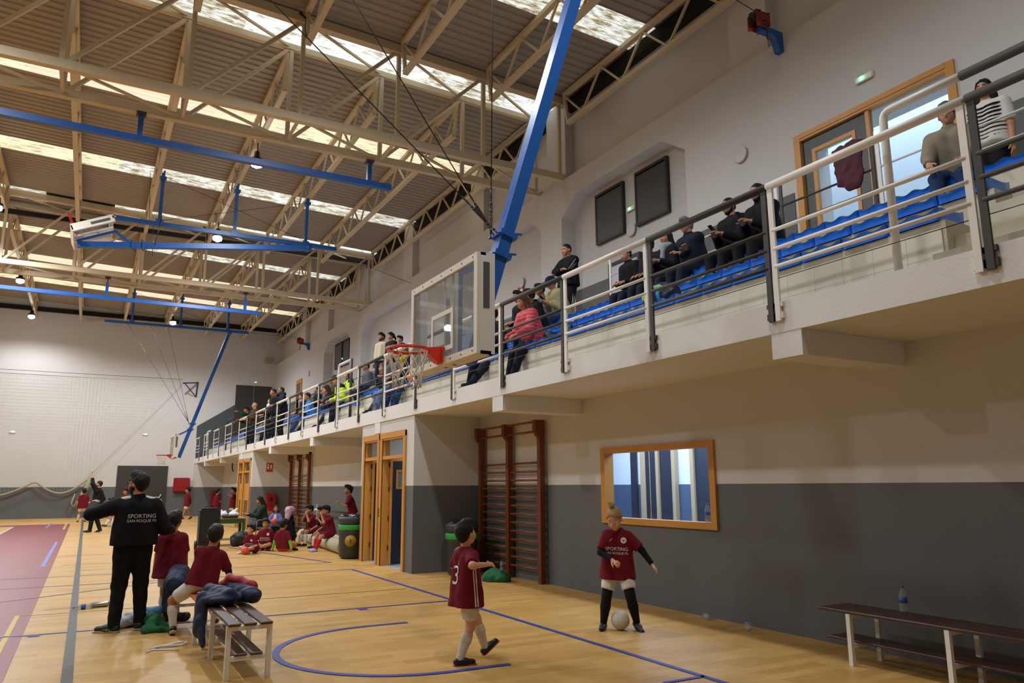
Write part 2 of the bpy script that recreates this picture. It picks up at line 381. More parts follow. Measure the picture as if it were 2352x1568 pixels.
def sheet(name, m, y0, y1, xs, pitch=.25, amp=.035, parent=roof):
    n = max(2, int(round((y1-y0)/pitch))); p = (y1-y0)/n; prof = []
    for i in range(n):
        a = y0+i*p; prof += [(a, 0), (a+p*.3, 0), (a+p*.42, amp), (a+p*.88, amp)]
    prof.append((y1, 0)); N = len(prof); vs = []; fs = []
    for x in xs:
        for y, dz in prof: vs.append((x, y, roofz(x)+dz))
    for k in range(len(xs)-1):
        for i in range(N-1): a = k*N+i; fs.append((a, a+1, a+N+1, a+N))
    mb = MB(); mb.add(vs, fs); return mb.build(name, m, parent, True)
LIGHTS = [(2.2, 3.1), (6.8, 7.7), (11.45, 12.4), (15.35, 16.35), (19.9, 20.85), (25.35, 26.35), (29.75, 30.85), (34.2, 35.0), (38.45, 39.5), (42.75, 43.75)]
XJ = [-5.4+2.16*k for k in range(8)]     # purlin girders; last one 9.72
XS = [-22.3, -6.1, 10.3]
ys = [-6]+[v for l in LIGHTS for v in l]+[48.5]
for i in range(0, len(ys), 2): sheet('roof_sheet', deck, ys[i], ys[i+1], XS)
pat = {2: [S_dirty]*9, 3: [S_cream, S_cream, S_cream, S_dirty, S_dirty, S_white, S_white, S_dirty, S_white], 4: [S_cream, S_cream, S_cream, S_pink, S_pink, S_cream, S_cream, S_cream, S_cream],
       5: [S_cream]*4+[S_dirty]*5, 6: [S_white, S_white, S_dirty, S_dark, S_dirty, S_dirty, S_white, S_white, S_white], 7: [S_cream]*4+[S_dirty]*5, 8: [S_pink]*9, 9: [S_cream, S_cream, S_cream, S_cream, S_pink, S_pink, S_pink, S_cream, S_cream]}
XB = [-22.3, -6.1]+[-4.3+2.16*k for k in range(6)]+[8.64, 10.3]
for li, (a, b) in enumerate(LIGHTS):
    for k in range(len(XB)-1): sheet('rooflight_panel', pat.get(li, [S_dirty]*9)[k], a, b, [XB[k], XB[k+1]])
gap = mat('black_roof_gap', '15130f', .9)  # dark of the gaps along the roof edges, put in as flat black
box('gutter', gap, -22, 10.2, 30.85, 30.98, 11.2, 11.36, roof)
box('eaves_dark_gap', gap, -22, 10.3, 48.1, 48.29, 11.22, 11.45, roof)
box('eaves_dark_gap', gap, 9.98, 10.19, -6, 48.2, 11.1, 11.39, roof)
# ---- box trusses across the hall
def truss(yf, yr, zb, lab):
    t = empty('roof_truss', (0, (yf+yr)/2, zb), label=lab, cat='roof truss')
    XN = [-18.36, -13.9, -9.72, -7.56]+XJ; x0, x1 = -22.2, 9.9
    for y in (yf, yr):
        MB().bar((x0, y, zb), (x1, y, zb), .15, .17).build('bottom_chord', cream, t, True)
        tw = .2 if y == yf else .12
        mb = MB(); mb.bar((x0, y, roofz(x0)-.14), (-6.1, y, roofz(-6.1)-.14), tw, .2 if y == yf else .14); mb.bar((-6.1, y, roofz(-6.1)-.14), (x1, y, roofz(x1)-.14), tw, .2 if y == yf else .14)
        mb.build('top_chord', cream, t, True)
        for k, x in enumerate(XN):
            MB().bar((x, y, zb), (x, y, roofz(x)-.16), .085, .085).build('vertical', cream, t, True)
            if k: MB().bar((XN[k-1]+.06, y, zb+.05), (x-.06, y, roofz(x)-.2), .075, .075).build('diagonal', cream, t, True)
    for k, x in enumerate(XN):
        MB().bar((x, yf, zb), (x, yr, zb), .06, .06).build('brace', cream, t, True)
        if k < len(XN)-1: MB().bar((x, yf, zb), (XN[k+1], yr, zb), .05, .05).build('brace', cream, t, True)
        if k < len(XN)-1: MB().bar((x, yf, roofz(x)-.14), (XN[k+1], yr, roofz(XN[k+1])-.14), .05, .05).build('brace', cream, t, True)
    return t
truss(14.98, 16.15, 9.2, 'nearer cream steel box truss spanning the hall under the roof')
truss(30.0, 31.35, 9.2, 'farther cream steel box truss spanning the hall behind the folded hoop')
# ---- lattice purlin girders along the hall
BAYS = [(.6, 14.7, 'near'), (16.5, 29.6, 'middle'), (31.6, 48.0, 'far')]
dmesh = {}
for bi, (a, b, bn) in enumerate(BAYS):
    proto = None
    for xi, x in enumerate(XJ):
        L_ = b-a; nv = int(round(L_/1.5)); p = L_/nv
        where = 'alongside the gallery wall' if xi == 7 else f'{ORD[7-xi]} from the gallery wall'
        g = empty('lattice_girder', (x, a, roofz(x)), label=f'cream lattice girder of the {bn} roof bay, {where}', cat='girder', group='lattice girders under the roof')
        if proto is None:
            proto = g
            MB().bar((0, 0, -.1), (0, L_, -.1), .12, .1).build('top_chord', cream, g)
            MB().bar((0, .15, -.92), (0, L_-.15, -.92), .12, .1).build('bottom_chord', cream, g)
            MB().bar((0, 0, -.12), (0, .15, -.92), .07, .07).build('end_post', cream, g); MB().bar((0, L_, -.12), (0, L_-.15, -.92), .07, .07).build('end_post', cream, g)
            da = MB().bar((0, 0, -.12), (0, p/2, -.9), .045, .045, up=(1, 0, 0)).mesh('diagonal', cream); db = MB().bar((0, 0, -.9), (0, p/2, -.12), .045, .045, up=(1, 0, 0)).mesh('diagonal', cream)
            for k in range(nv): link('diagonal', da, g, (0, k*p, 0)); link('diagonal', db, g, (0, k*p+p/2, 0))
        else:
            for ch in proto.children:
                c = ch.copy(); col.objects.link(c); c.parent = g
# ---- pendant lamps (emitting bulbs; each carries its own light), plus added bare fill spots
lamp_g = emis('lamp_diffuser', 'f4f8ff', 60); lamp_b = mat('lamp_housing', '26282b', .4, .5)
lp = None
def lamp(x, y, z, lab, seen=True, k=1):
    global lp
    if seen:
        if lp is None:
            t = empty('pendant_lamp', (x, y, z)); lp = t
            MB().lathe([(.02, .32), (.07, .3), (.09, .12), (.16, .1), (.17, .02), (.13, .02)], n=14).build('housing', lamp_b, t)
            MB().tube([(0, 0, .3), (0, 0, .55)], .015, 6).build('hook', lamp_b, t)
            MB().lathe([(.13, .02), (.155, -.03), (.14, -.1), (.05, -.15), (.01, -.155)], n=14).build('diffuser', lamp_g, t)
        else: t = copy_tree(lp); t.location = (x, y, z)
        tag(t, lab, 'lamp', 'pendant lamps under the roof')
    l = bpy.data.lights.new('pendant_or_fill_light', 'SPOT'); l.energy = LAMP_W*k; l.spot_size = math.radians(166); l.spot_blend = .5; l.shadow_soft_size = .2; l.color = (.94, .975, 1)
    lo = bpy.data.objects.new('pendant_or_fill_light', l); col.objects.link(lo); lo.location = (x, y, z-.2)
    if seen: lo.parent = t; lo.location = (0, 0, -.2)
lamp(3.22, 19.75, 10.1, 'lit pendant lamp just above the long blue rail, nearest of all')
lamp(3.22, 26.75, 10.1, 'lit pendant lamp behind the folded hoop frame')
lamp(3.22, 42.3, 10.1, 'lit pendant lamp beside the farthest blue frame')
lamp(-3.24, 27.6, 10.33, 'lit pendant lamp cut by the left edge of the photograph')
lamp(-3.24, 37.4, 10.33, 'lit pendant lamp at far left under the farther truss')
lamp(-3.24, 45.2, 10.33, 'lit pendant lamp in front of the far white wall, lower left', k=.2)
for x, y in ((3.22, 11), (-3.24, 12), (-3.24, 20), (-10, 20), (-10, 28), (-10, 37), (-10, 12)): lamp(x, y, 10.3, '', False)
lamp(-3.24, 4.5, 10.3, '', False, .35); lamp(3.22, 3.5, 10.3, '', False, .9)  # bare fill spots added to brighten the near end, no lamp bodies
# ================================================================ GALLERY RAILINGS, SEATS, DOORS, WINDOWS
PY = [2.84]+[2.95+1.77*k for k in range(1, 13)]+[24.19+1.815*(k+1) for k in range(13)]
def rail_panel(y0, y1, m, lab, grp):
    t = empty('railing_panel', (GX-.03, y0, 3.2), label=lab, cat='railing', group=grp); L_ = y1-y0
    MB().tube([(0, .0, 1.17), (0, L_, 1.17)], .037, 10).build('top_rail', m, t)
    for y in (.03, L_-.03):
        MB().box(-.012, .012, y-.028, y+.028, -.13, 1.16).box(-.005, .03, y-.05, y+.05, -.11, -.05).box(-.005, .03, y-.05, y+.05, .0, .04).build('post', m, t)
    for z in (.73, .55, .38): MB().tube([(0, .03, z), (0, L_-.03, z)], .02, 8).build('middle_rail', m, t)
    MB().tube([(0, .03, .265), (0, L_-.03, .265)], .004, 5).build('wire', cable_m, t)
    return t
protoW = protoD = None; kw = kd = 0
for k in range(-2, len(PY)-1):
    y0, y1 = (PY[k], PY[k+1]) if k >= 0 else (2.84+1.77*k, 2.84+1.77*(k+1))
    w = (k % 2 == 0)
    if w: kw += 1; i = kw
    else: kd += 1; i = kd
    nm = ORD[i-1] if i <= 20 else f'{i}th'
    rail_panel(y0+.01, y1-.01, whitest if w else darkst, f'{"white" if w else "dark grey"} steel railing panel on the balcony edge, {nm} {"white" if w else "grey"} one from the right', 'railing panels along the balcony')
# rail behind the seats
def rear_rail(y0, y1, m, lab):
    t = empty('corridor_railing', (8.36, y0, 4.62), label=lab, cat='railing', group='railings behind the top seats'); L_ = y1-y0
    MB().tube([(0, 0, 1.28), (0, L_, 1.28)], .028, 8).build('top_rail', m, t)
    for z in (.9, .62, .35): MB().tube([(0, .03, z), (0, L_-.03, z)], .015, 6).build('middle_rail', m, t)
    for y in (.03, L_-.03): MB().box(-.012, .012, y-.025, y+.025, 0, 1.27).build('post', m, t)
segs = [(3.55, 5.55, 0), (5.57, 7.1, 1), (7.12, 11.2, 0), (12.9, 15.9, 0), (15.92, 18.3, 1), (20, 24, 0), (24.05, 28, 1), (28.05, 33.8, 0), (35.4, 40, 1), (40.05, 46, 0)]
for i, (a, b, d) in enumerate(segs): rear_rail(a, b, darkst if d else whitest, f'{"dark grey" if d else "white"} railing behind the top row of seats, {ORD[i]} stretch from the right')
# stair handrails that stand out above the balcony edge
def handrail(pts, m, lab, m2=None, pts2=None, r=.034):
    t = empty('stair_handrail', (pts[0][0], pts[0][1], 3.2), label=lab, cat='handrail')
    MB().tube(pts, r, 10).build('rail', m, t, True)
    if pts2: MB().tube(pts2, r+.004, 10).build('rail', m2, t, True)
    MB().lathe([(.05, 0), (.05, .012), (.036, .014)], (pts[0][0], pts[0][1], 3.25), 10).build('flange', m, t, True)
def rnd(a, b, c, r=.08, n=5):
    a, b, c = Vector(a), Vector(b), Vector(c); p = b+(a-b).normalized()*r; q = b+(c-b).normalized()*r
    return [p*(1-t)**2+b*2*t*(1-t)+q*t*t for t in np.linspace(0, 1, n)]
handrail([(5.6, 3.62, 3.21)]+rnd((5.6, 3.62, 3.3), (5.6, 3.62, 4.68), (5.6, 2.95, 4.68))+[(5.6, 2.96, 4.68)], whitest, 'white bent handrail post with dark grey end beside the right stair', darkst, [(5.6, 2.96, 4.68), (5.6, -.5, 4.68)])
handrail([(5.62, 19.6, 3.21)]+rnd((5.62, 19.6, 3.3), (5.62, 19.6, 4.78), (5.62, 18.5, 4.78))+[(5.62, 18.52, 4.78)], whitest, 'white bent handrail on the balcony left of the near hoop', darkst, [(5.62, 18.5, 4.8), (5.62, 18.47, 3.21)])
handrail([(5.7, 38.6, 3.21)]+rnd((5.7, 38.6, 3.3), (5.7, 38.6, 4.75), (5.7, 36.2, 4.75))+[(5.7, 36.2, 4.75)], darkst, 'thin grey bent handrail beside the balding man at the far stair')
handrail([(5.7, 45.5, 3.21)]+rnd((5.7, 45.5, 3.3), (5.7, 45.5, 4.65), (5.7, 44.3, 4.65))+[(5.7, 44.3, 4.65)], whitest, 'small white handrail loop at the far end of the balcony')
# seats: moulded blue shells
seat_m = mat('blue_seat_plastic', '2079ee', .2, spec=.6, coat=.3)
def seat_mesh():
    nx, ny = 7, 17; vs = []; fs = []
    for i in range(nx):
        u = i/(nx-1)                      # depth: 0 front, 1 back
        for j in range(ny):
            v = j/(ny-1)*2-1
            x = .38*u; y = v*.222
            z = .092-.03*math.sin(math.pi*u)*(1-v*v)+.016*math.cos(2*math.pi*v)*(1-u)+.03*max(0, (u-.6)/.4)**2
            if u == 0: z -= .012
            vs.append((x, y, z))
    for i in range(nx-1):
        for j in range(ny-1): a = i*ny+j; fs.append((a, a+ny, a+ny+1, a+1))
    n0 = len(vs)
    rim = [j for j in range(ny)]+[i*ny+ny-1 for i in range(1, nx)]+[(nx-1)*ny+j for j in range(ny-2, -1, -1)]+[i*ny for i in range(nx-2, 0, -1)]
    for k in rim: x, y, z = vs[k]; vs.append((x*.98+.004, y*.985, -.015 if z < .14 else z-.1))
    R = len(rim)
    for i in range(R): a, b = rim[i], rim[(i+1) % R]; fs.append((b, a, n0+i, n0+(i+1) % R))
    mb = MB(); mb.add(vs, fs, 0, True); return mb.mesh('stadium_seat', seat_m)
def nth(i): return ORD[i] if i < 20 else ('twenty-' if i < 29 else 'thirty-')+ORD[(i-20) % 10] if i not in (29,) else 'thirtieth'
sme = seat_mesh(); nseat = 0
rown = ['front', 'middle', 'back']
for k, (x, z) in enumerate(STEP):
    for a, b in ((3.45, 18.3), (19.85, 33.8), (35.3, 46.2)):
        n = int((b-a)/.465)
        for i in range(n):
            o = link('stadium_seat', sme, None, (x-.03, a+.2325+i*.465, z+.016)); nseat += 1
            sec = 'nearest' if a < 5 else ('middle' if a < 25 else 'farthest')
            tag(o, f'blue plastic seat, {nth(i)} from the right in the {rown[k]} row of the {sec} balcony block', 'seat', f'blue seats, {rown[k]} row, {sec} block')
# ---- glazed door in the upper wall, with the lit room behind
frame_y = lambda name, pr, parent: None
dr = struct(empty('door_1', (UX, DY0, 4.65)))
MB().box(UX-.035, UX+.12, DY1-.1, DY1+.02, 4.62, DZ1+.02).build('jamb', wood, dr, True); MB().box(UX-.035, UX+.12, DY0-.02, DY0+.1, 4.62, DZ1+.02).build('jamb', wood, dr, True)
MB().box(UX-.03, UX+.12, DY0+.1, DY1-.1, DZ1-.1, DZ1+.02).box(UX-.042, UX-.03, DY0+.1, DY1-.1, DZ1-.06, DZ1+.02).build('head', woodh, dr, True)
dgl = mat('dark_grey_door_leaf', '4a4c4e', .5)
LY0, LY1 = 6.62, DY1-.1
leaf = MB().box(UX+.03, UX+.07, LY1-.2, LY1, 4.66, DZ1-.1).box(UX+.03, UX+.07, LY0, LY0+.24, 4.66, DZ1-.1).box(UX+.03, UX+.07, LY0+.24, LY1-.2, DZ1-.35, DZ1-.1).box(UX+.03, UX+.07, LY0+.24, LY1-.2, 4.66, 5.25).build('door_leaf', dgl, dr, True)
def child_world(mb, name, m, parent, root): 
    return link(name, mb.mesh(name, m, root.location), parent)
child_world(MB().box(UX+.02, UX+.08, LY0+.2, LY0+.26, 5.2, DZ1-.3).box(UX+.02, UX+.08, LY1-.24, LY1-.18, 5.2, DZ1-.3).box(UX+.02, UX+.08, LY0+.26, LY1-.24, DZ1-.36, DZ1-.3).box(UX+.02, UX+.08, LY0+.26, LY1-.24, 5.2, 5.26), 'glazing_bead', wood, leaf, dr)
gl = glassmat('clear_glass')
child_world(MB().box(UX+.045, UX+.055, LY0+.24, LY1-.2, 5.24, DZ1-.34), 'pane', gl, leaf, dr)
MB().box(UX+.04, UX+.05, DY0+.1, LY0-.06, 4.66, DZ1-.1).build('pane', gl, dr, True)
MB().box(UX, UX+.09, LY0-.06, LY0, 4.65, DZ1-.1).build('mullion', wood, dr, True)
rm_w = mat('room_white_paint', 'dfe6f2', .8); rm_b = mat('room_blue_dado', '4a5d7c', .6)
def room_lamp(x, y, z, sx, sy, w, c=(.86, .93, 1)):
    l = bpy.data.lights.new('tube_light', 'AREA'); l.shape = 'RECTANGLE'; l.size = sx; l.size_y = sy; l.energy = w; l.color = c
    o = bpy.data.objects.new('tube_light', l); col.objects.link(o); o.location = (x, y, z); return o
rm = struct(empty('wall_upper_room', (10.6, 6.5, 4.6)))
MB().box(10.6, 12.7, 2.5, 12, 4.5, 4.6).box(10.6, 12.7, 2.5, 12, 9.3, 9.4).box(12.6, 12.7, 2.5, 12, 4.6, 9.3).box(10.6, 12.7, 2.4, 2.5, 4.5, 9.4).box(10.6, 12.7, 12, 12.1, 4.5, 9.4).build('room_shell', rm_w, rm, True)
room_lamp(11.6, 7.5, 9.2, 1.2, 7, ROOM_W*2.8, (.74, .86, 1))
tl = tag(MB().cbox((12.56, 6.1, 7.75), .08, 1.0, .1, .02).build('ceiling_lamp', emis('tube_glow', 'f4f9ff', 9)), 'bright tube lamp seen through the glass behind the seated woman in beige', 'lamp')
# ---- shuttered windows in the recesses of the upper wall
shut = mat('dark_louvre', '45423f', .45); shutf = mat('dark_louvre_frame', '262524', .5)
slat = MB().prism([(-.03, 0), (.03, 0), (.03, .006), (-.022, .045), (-.03, .045)], -.5, .5, ax='y').mesh('slat', shut)
wn = 0
WINS = [(12.98, 14.05, 10.2), (11.45, 12.53, 10.2), (34.95, 36.1, 10.2), (33.75, 34.75, 10.2)]
for (a, b, x) in WINS:
    wn += 1; z0, z1 = 7.22, 8.46
    w = struct(empty(f'window_{wn}', (x-.05, (a+b)/2, z0)))
    h = (b-a)/2; fr = MB()
    fr.box(-.04, .05, -h, -h+.06, 0, z1-z0).box(-.04, .05, h-.06, h, 0, z1-z0).box(-.04, .05, -h+.06, h-.06, 0, .06).box(-.04, .05, -h+.06, h-.06, z1-z0-.06, z1-z0).build('window_frame', shutf, w)
    k = 0; zz = .065
    while zz < z1-z0-.1: o = link('slat', slat, w, (.0, 0, zz)); o.scale = (1, (b-a)-.1, 1); zz += .047
    MB().box(.03, .05, -h+.03, h-.03, .03, z1-z0-.03).build('backing', shutf, w)
# open dark framed doorway below the recess window, bluish room behind
d2 = struct(empty('door_2', (10.2, 12.5, 4.65)))
MB().box(10.1, 10.2, 12.44, 12.52, 4.62, 6.62).box(10.1, 10.2, 13.5, 13.58, 4.62, 6.62).box(10.1, 10.2, 12.52, 13.5, 6.54, 6.62).build('door_frame', shutf, d2, True)
MB().box(10.12, 10.19, 12.52, 13.5, 4.64, 6.54).build('door_leaf', mat('pale_lilac_door', 'cfc6da', .6), d2, True)
MB().box(10.085, 10.12, 12.56, 12.95, 4.75, 6.25).build('louvre', shut, d2, True)
# wooden door seen far along the upper wall, and the double grey door of the far wall
d3 = struct(empty('door_3', (UX, 41.4, 4.65)))
MB().box(UX-.05, UX, 41.15, 41.35, 4.65, 7.42).box(UX-.05, UX, 42.15, 42.35, 4.65, 7.42).box(UX-.05, UX, 41.35, 42.15, 7.2, 7.42).build('door_frame', wood, d3, True)
MB().box(UX-.02, UX, 41.35, 42.15, 4.65, 7.2).build('door_leaf', mat('grey_glass_door', '5c5a58', .4), d3, True)
gate = mat('olive_grey_steel_door', '37352f', .55); gate2 = mat('steel_strip', '8a8a88', .4, .4)
d4 = struct(empty('door_4', (8.5, FY, 4.62)))
MB().box(7.5, 8.53, FY-.05, FY, 4.62, 7.76).build('door_leaf', gate, d4, True); MB().box(8.57, 9.62, FY-.05, FY, 4.62, 7.76).build('door_leaf', gate, d4, True)
MB().box(8.53, 8.57, FY-.045, FY, 4.62, 7.74).build('cover_strip', gate2, d4, True)
d5 = struct(empty('door_5', (2.7, FY, 0)))
MB().box(1.45, 4.05, FY-.06, FY, .02, 2.82).build('door_leaf', mat('dark_steel_gate', '35332e', .55), d5, True)
MB().tube([(2.3, FY-.14, 1.05), (3.7, FY-.14, 1.05), (3.78, FY-.14, 1.22)], .03, 6).build('push_bar', whitest, d5, True)
# ---- window to the lit corridor, lower wall
w5 = struct(empty('window_5', (WX, 8.33, 1.05)))
MB().box(WX-.03, WX+.14, 9.44, 9.54, 1.055, 2.165).build('jamb', wood, w5, True); MB().box(WX-.03, WX+.14, 7.12, 7.22, 1.055, 2.165).build('jamb', wood, w5, True)
MB().box(WX-.028, WX+.14, 7.22, 9.44, 2.08, 2.165).build('head', woodh, w5, True); MB().box(WX-.03, WX+.14, 7.22, 9.44, 1.055, 1.14).build('sill', woodh, w5, True)
MB().box(WX+.09, WX+.1, 7.2, 9.46, 1.12, 2.1).build('pane', glassmat('corridor_glass', 'dfe8f2'), w5, True)
cor = struct(empty('wall_corridor', (8, 9.5, 0)))
CX = 9.2; mb = MB()
mb.box(CX, CX+.1, 4, 13.6, 0, 1.62, 1).box(CX, CX+.1, 4, 13.6, 1.62, 3, 0).box(7.0, CX, 4, 4.1, 0, 3, 0).box(7.0, CX, 4.1, 13.6, 2.96, 3.0, 0).box(7.0, CX, 4, 13.6, -.05, .003, 2)
mb.build('room_shell', [rm_w, rm_b, pale_floor], cor, True)
pw = mat('pale_oak_trim', 'b9a283', .5, var=.1, vscale=3, stretch=(9, 9, .9)); nv = mat('navy_door', '232a3c', .5)
mb = MB(); mb.box(CX-.06, CX-.02, 11.6, 11.76, 0, 2.9, 0); mb.build('dark_post', nv, cor, True)
MB().box(CX-.06, CX-.02, 11.13, 11.47, 0, 2.75).build('wood_panel', pw, cor, True); MB().box(CX-.07, CX-.06, 11.2, 11.3, .3, 2.6).build('glazing', nv, cor, True)
MB().box(CX-.1, CX-.02, 10.99, 11.13, 0, 2.9).build('dark_post', nv, cor, True)
for a, b in ((10.46, 11.0), (9.0, 10.07)):
    MB().box(CX-.05, CX-.01, a+.07, b-.07, 0, 2.5).build('door_leaf', nv, cor, True)
    for y in (a, b-.09): MB().box(CX-.09, CX-.01, y, y+.09, 0, 2.6).build('door_jamb', pw, cor, True)
    MB().box(CX-.09, CX-.01, a, b, 2.5, 2.6).build('door_head', pw, cor, True)
room_lamp(8.1, 9.6, 2.9, 1.2, 5, ROOM_W*2.6, (.86, .93, 1))
# ---- wooden door frames of the two vestibules
navy = mat('navy_door_leaf', '1d2438', .45)
dn = 5
for vi, hs in enumerate((H1, H2)):
    for hi, (a, b) in enumerate(hs):
        dn += 1; d = struct(empty(f'door_{dn}', (5.44, a, 0))); t = .07
        for y0, yc in ((a, a-.06), (b-.05, b-.05)): MB().box(5.42, 5.59, y0, y0+.05, .002, 2.6).box(5.405, 5.435, yc, yc+.11, .002, 2.7).build('jamb', wood, d, True)
        MB().box(5.42, 5.59, a+.05, b-.05, 2.555, 2.605).box(5.4, 5.435, a-.06, b+.06, 2.59, 2.71).build('head', woodh, d, True)
        MB().box(5.425, 5.585, a+.05, b-.05, 2.16, 2.23).build('transom_bar', woodh, d, True)
        MB().box(5.49, 5.5, a+.05, b-.05, 2.23, 2.56).build('pane', gl, d, True)
        if vi == 0:
            # leaf standing open inside, hinged at the far jamb
            lf = MB().box(5.61, 6.5, b-.1, b-.06, .02, 2.14).build('door_leaf', navy, d, True)
            child_world(MB().box(5.595, 5.64, b-.105, b-.055, .01, 2.15).box(5.595, 6.52, b-.106, b-.054, 2.13, 2.17), 'edging', wood, lf, d)
            for z in (.3, .9, 1.5, 2.0): child_world(MB().box(5.57, 5.61, b-.075, b-.048, z, z+.1), 'hinge', darkst, lf, d)
            if hi == 0:
                child_world(MB().box(5.72, 5.98, b-.12, b-.095, 1.55, 1.59).box(5.72, 5.98, b-.12, b-.095, 1.91, 1.95).box(5.72, 5.76, b-.12, b-.095, 1.59, 1.91).box(5.94, 5.98, b-.12, b-.095, 1.59, 1.91), 'vision_frame', wood, lf, d)
                child_world(MB().box(5.76, 5.94, b-.11, b-.095, 1.59, 1.91), 'vision_pane', mat('dim_glass', '6b7880', .15), lf, d)
                MB().box(5.40, 5.425, b+.02, b+.05, .98, 1.16).build('handle', black, d, True)
        else:
            lf = MB().box(5.5, 5.54, a+.05, b-.05, .01, 2.16).build('door_leaf', mat('brown_glazed_leaf', '6a4a2a', .45), d, True)
            child_world(MB().box(5.48, 5.5, a+.15, b-.15, 1.1, 1.75), 'vision_frame', wood, lf, d)
room_lamp(7, 15.3, 2.9, 1.5, 1.5, ROOM_W*.6); room_lamp(7, 31.6, 2.9, 1.5, 1.5, ROOM_W*.25)
# ---- small fixtures on the walls
def exit_light(p, face, lab):
    t = empty('emergency_light', p, label=lab, cat='emergency light', group='emergency lights on the walls')
    sx, sy = (.05, .3) if face == 'x' else (.3, .05)
    MB().cbox((0, 0, 0), sx, sy, .11, .015).build('housing', whitest, t)
    e = (-.03, .03, 0) if face == 'x' else (.03, -.03, 0)
    MB().ball(e, .023, 8, 6).build('indicator', emis('green_led', '3dff8a', 25), t)
exit_light((9.775, 6.55, 7.66), 'x', 'small emergency light above the glazed door at upper right')
exit_light((10.17, 12.75, 7.72), 'x', 'small emergency light between the two big dark shutters')
exit_light((10.17, 34.85, 7.6), 'x', 'small emergency light between the two far dark shutters')
exit_light((8.6, FY-.03, 7.99), 'y', 'small emergency light over the dark double door upstairs')
exit_light((2.7, FY-.03, 4.6), 'y', 'small emergency light on the far wall right of the net cables')
exit_light((-3.7, FY-.03, 4.55), 'y', 'small emergency light on the far wall at the left edge')
def disc(y, z, lab, x=9.8):
    t = empty('round_wall_speaker', (x-.02, y, z), label=lab, cat='speaker', group='round white wall speakers')
    MB().lathe([(.15, 0), (.155, .02), (.14, .035), (.12, .03)], axis=(-1, 0, 0), n=20).build('rim', white, t); MB().lathe([(.12, 0), (.119, .025)], axis=(-1, 0, 0), n=20).build('grille', mat('speaker_grille', 'c2c0bd', .8, bump=.4, bscale=200), t)
disc(9.08, 7.44, 'round white wall speaker left of the glazed door'); disc(12.75, 7.22, 'round white wall speaker under the shutters', 10.18)
disc(17.7, 7.19, 'round white wall speaker above the red sign', 10.18); disc(39.75, 7.5, 'round white wall speaker far along the upper wall')
bs = empty('bracket_speaker', (9.3, FY-.25, 9.4), label='small beige loudspeaker high in the far right corner', cat='speaker')
MB().cbox((0, 0, 0), .42, .2, .3, .03).build('body', mat('beige_plastic', 'a39a76', .6), bs); MB().tube([(.1, .1, 0), (.3, .2, .1)], .02, 6).build('bracket', black, bs)
sg = tag(MB().box(10.17, 10.19, 17.62, 17.95, 6.62, 7.1).build('extinguisher_sign', mat('sign_red', 'a3261f', .5)), 'small red sign on the upper wall behind the spectators', 'sign')
MB().box(10.165, 10.17, 17.66, 17.8, 6.7, 7.02).build('pictogram', whitest, sg, True)
# ================================================================ implicit-surface mesher (bodies, clothes, cloth)
def V3(*a): return np.array(a, float)
def C(a, b, ra, rb, k=.02, flat=None, cut=None):
    """tapered capsule a->b; flat=(dir, s): squash along dir; cut=[(point, normal)] removes the side the normal points to"""
    return ('c', np.asarray(a, float), np.asarray(b, float), ra, rb, k, flat, cut)
def E(c, r, k=.02, ax=None, cut=None):
    return ('e', np.asarray(c, float), np.asarray(r, float), k, np.eye(3) if ax is None else np.asarray(ax, float), cut)
def prim_d(p, P):
    if p[0] == 'c':
        _, a, b, ra, rb, k, flat, cut = p; ba = b-a; L2 = max(ba@ba, 1e-9)
        q = P-a; t = np.clip((q@ba)/L2, 0, 1); q = q-t[..., None]*ba
        if flat is not None:
            n, s = flat; n = np.asarray(n, float); q = q+(s-1)*(q@n)[..., None]*n
        d = np.sqrt((q*q).sum(-1))-(ra+(rb-ra)*t)
    else:
        _, c, r, k, ax, cut = p; q = (P-c)@ax.T
        k0 = np.sqrt(((q/r)**2).sum(-1)); k1 = np.sqrt(((q/(r*r))**2).sum(-1))+1e-9; d = k0*(k0-1)/k1
        d = np.where(k0 < 1e-3, -r.min(), d)
    if cut:
        for pt, n in cut: d = np.maximum(d, (P-np.asarray(pt))@np.asarray(n, float))
    return d
def prim_bb(p):
    if p[0] == 'c':
        lo = np.minimum(p[1]-p[3], p[2]-p[4]); hi = np.maximum(p[1]+p[3], p[2]+p[4]); return lo, hi
    R = p[2].max(); return p[1]-R, p[1]+R
def sdf_eval(prims, P, wr=None):
    D = None
    for p in prims:
        d = prim_d(p, P); D = d if D is None else smin(D, d, p[5] if p[0] == 'c' else p[3])
    return D
def smin(a, b, k):
    if k <= 0: return np.minimum(a, b)
    h = np.clip(.5+.5*(b-a)/k, 0, 1); return b*(1-h)+a*h-k*h*(1-h)
